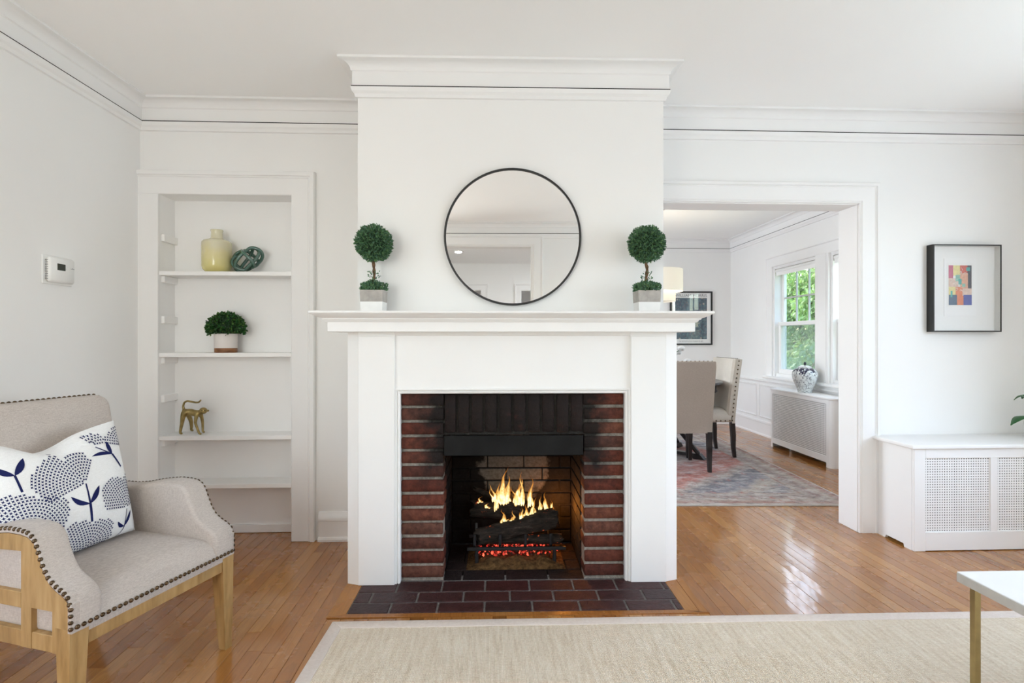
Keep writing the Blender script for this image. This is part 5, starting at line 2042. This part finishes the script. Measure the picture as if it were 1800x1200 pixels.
# framed poster on the far dining wall
pf = thing('framed_poster', 'framed art exhibition poster with blue pattern on the far dining room wall', 'poster', (2.745, YD - .008, 1.08))
QO = (-2.745, -(YD - .008), -1.08)
P = lambda nm, mb, mt, **kw: obj(nm, mb, mt, pf, off=QO, **kw)
x0, x1, z0, z1, yf = 2.452, 3.036, 1.082, 1.812, YD - .002
m = MB(); m.sweep([(x0, yf, z0), (x0, yf, z1), (x1, yf, z1), (x1, yf, z0)], [(0, 0), (0, .022), (-.020, .022), (-.020, 0)], (0, -1, 0), closed=True); P('frame', m, BLACKF)
m = MB(); m.box(x0 + .018, yf - .010, z0 + .018, x1 - .018, yf - .001, z1 - .018); P('sheet', m, MATB)
m = MB(); m.box(2.520, yf - .0112, 1.160, 2.962, yf - .0098, 1.722); P('printed_panel', m, POSTER)
m = MB(); m.box(x0 + .02, yf - .0145, z0 + .02, x1 - .02, yf - .0130, z1 - .02); P('glass', m, m_glass('poster_glass', .05))


def text_part(txt, name, size, cx, z, y, parent, off, mat_, width=None):
    cu = bpy.data.curves.new(name, 'FONT')
    cu.body = txt; cu.size = size; cu.align_x = 'CENTER'
    o = bpy.data.objects.new(name, cu); COL.objects.link(o)
    bpy.context.view_layer.update()
    me = bpy.data.meshes.new_from_object(o.evaluated_get(bpy.context.evaluated_depsgraph_get()))
    bpy.data.objects.remove(o)
    xs = [v_.co.x for v_ in me.vertices]
    k = width / (max(xs) - min(xs)) if width else 1
    for v_ in me.vertices:
        v_.co = Vector((v_.co.x * k, 0, v_.co.y))
    me.materials.append(mat_)
    r = link(name, me, parent)
    r.location = Vector((cx, y, z)) + Vector(off)
    return r


text_part('WILLIAM MORRIS', 'title_lettering', .052, 2.741, 1.738, yf - .0104, pf, QO, INK, .44)
text_part('THE METROPOLITAN MUSEUM OF ART', 'small_lettering', .020, 2.741, 1.126, yf - .0104, pf, QO, INK, .34)

# radiator cover below the dining windows
DX, DY0, DY1, DZ = 3.045, 4.60, 5.64, .632
dc = thing('radiator_cover', 'white metal mesh radiator cover under the dining room windows', 'radiator cover', ((DX + XR) / 2, (DY0 + DY1) / 2, 0))
DO = (-(DX + XR) / 2, -(DY0 + DY1) / 2, 0)
P = lambda nm, mb, mt, **kw: obj(nm, mb, mt, dc, off=DO, **kw)
def rounded(x0, y0, x1, y1, r):
    pts_ = [(x1, y0)]
    pts_ += [(x0 + r - r * math.sin(R(a)), y0 + r - r * math.cos(R(a))) for a in range(0, 91, 15)]
    pts_ += [(x0 + r - r * math.cos(R(a)), y1 - r + r * math.sin(R(a))) for a in range(0, 91, 15)]
    pts_ += [(x1, y1)]
    return pts_
m = MB(); m.prism(rounded(DX - .012, DY0 - .012, XR - .028, DY1 + .012, .05), 'z', DZ - .020, DZ, .006, 3); P('top', m, TRIM, smooth=True, angle=35)
rs_ = rounded(DX, DY0, XR - .032, DY1, .04)
near = [p for p in rs_ if p[1] < DY0 + .041]
m = MB(); m.rings([[(x, y, z) for x, y in near] for z in (.0, DZ - .02)], loop=False); m.box(DX, DY0 + .03, 0, DX + .012, DY0 + .07, DZ - .02); m.box(DX + .15, DY0, .05, XR - .04, DY0 + .004, DZ - .02)
P('end_panel', m, TRIM, smooth=True, angle=50)
far = [p for p in rs_ if p[1] > DY1 - .041]
m = MB(); m.rings([[(x, y, z) for x, y in far] for z in (.0, DZ - .02)], loop=False); m.box(DX, DY1 - .06, 0, DX + .012, DY1 - .03, DZ - .02); P('end_panel', m, TRIM, smooth=True, angle=50)
m = MB(); m.box(DX, DY0 + .07, .045, DX + .012, DY1 - .06, .10); P('bottom_rail', m, TRIM)
m = MB(); m.box(DX, DY0 + .07, DZ - .055, DX + .012, DY1 - .06, DZ - .02); P('top_rail', m, TRIM)
m = MB()
lattice(m, lambda p, q, r_, t, d0, d1: m.box(DX + .006 - d0, p, r_, DX + .006 + d1, q, t), DY0 + .07, DY1 - .06, .10, DZ - .055, .0165, .0072)
P('grille', m, SHELFP, kind='stuff', fix=False)
m = MB(); m.box(DX + .013, DY0 + .05, .06, DX + .016, DY1 - .05, DZ - .03); P('hole_shade_sheet', m, BLACKM)  # black sheet in place of the shaded inside of the cover
# ginger jar
gj = thing('ginger_jar', 'blue and white porcelain ginger jar with lid on the dining radiator cover', 'jar', (3.135, 5.142, DZ))
k_ = 1.0
m = MB(); m.lathe([(.001, 0), (.062, 0), (.064, .004), (.070, .03), (.092, .08), (.110, .13), (.117, .17), (.112, .205), (.094, .230), (.066, .243), (.055, .246), (.001, .246)], seg=40, cap=False); obj('body', m, PORC, gj, smooth=True, angle=60)
m = MB(); m.lathe([(.060, .242), (.062, .250), (.056, .258), (.03, .266), (.012, .268), (.001, .269)], seg=32, cap=False); ld = obj('lid', m, PORC, gj, smooth=True, angle=60)
m = MB(); m.lathe([(.008, .266), (.007, .272), (.013, .280), (.012, .290), (.006, .300), (.001, .304)], seg=16, cap=False); sub('finial', m, DARKCER, ld, smooth=True)

# ------------------------------------------------------------------ garden outside the dining windows
m = MB(); m.box(XR + .2, -3, -.75, 30, 26, -.70)
gd = struct('garden_ground', m, simple('lawn', (.10, .17, .05), .95, var=.3, vscale=3))


def tree(name, label, base, blobs, nleaf, size, mat_, seed, trunk_r, droop=.5):
    rg = random.Random(seed)
    t = thing(name, label, 'tree' if 'tree' in name else 'shrub', base)
    m = MB()
    wts = [b[3] * b[4] for b in blobs]
    for k in range(nleaf):
        b = rg.choices(blobs, wts)[0]
        d = rand_dir(rg)
        r = rg.uniform(.72, 1.02)
        p = Vector((b[0] + d.x * b[3] * r, b[1] + d.y * b[3] * r, b[2] + d.z * b[4] * r))
        dd = Vector((d.x * .5, d.y * .5, d.z * .2 - droop)) + rand_dir(rg) * .55
        leaf_at(m, p, dd, size * rg.uniform(.7, 1.25), .25, rg, .2)
    obj('foliage', m, mat_, t, kind='stuff', fix=False)
    m = MB()
    top = max(b[2] for b in blobs)
    m.tube([(0, 0, 0), (.05, 0, top * .5), (0, .05, top)], [trunk_r, trunk_r * .7, trunk_r * .35], 8)
    for b in blobs[:8]:
        m.tube([(.03, 0, b[2] * .45), (b[0] * .6, b[1] * .6, b[2] * .8), (b[0] * .98, b[1] * .98, b[2] + .2)], [trunk_r * .45, trunk_r * .3, trunk_r * .12], 6)
    obj('trunk', m, TRUNKM, t, smooth=True)
    return t


rg = random.Random(77)
bl = [(rg.uniform(-.5, .5), rg.uniform(-1.7, 1.7), rg.uniform(1.3, 3.55), rg.uniform(.45, .75), rg.uniform(.4, .55)) for _ in range(38)]
tree('dogwood_tree', 'pale green leafy tree standing outside the dining windows', (7.2, 11.5, -.7), bl, 30000, .100, GARDEN, 41, .10, .7)
bl = [(rg.uniform(-.5, .5), rg.uniform(-1.4, 1.4), rg.uniform(1.3, 3.0), rg.uniform(.45, .7), rg.uniform(.4, .55)) for _ in range(22)]
tree('dogwood_tree', 'young leafy tree standing alone beyond the hedge beside the living room windows', (7.4, 6.6, -.7), bl, 8000, .115, GARDEN, 42, .09, .7)
bl = [(rg.uniform(-.12, .12), -2.8 + k * .31, rg.uniform(.5, 1.45), rg.uniform(.40, .52), rg.uniform(.4, .55)) for k in range(19)] + [(rg.uniform(-.1, .1), -2.8 + k * .45, .5, .5, .5) for k in range(13)]
tree('garden_hedge', 'darker green hedge growing low along the garden outside', (5.0, 9.0, -.7), bl, 18000, .085, GARDEN_D, 43, .05, .6)
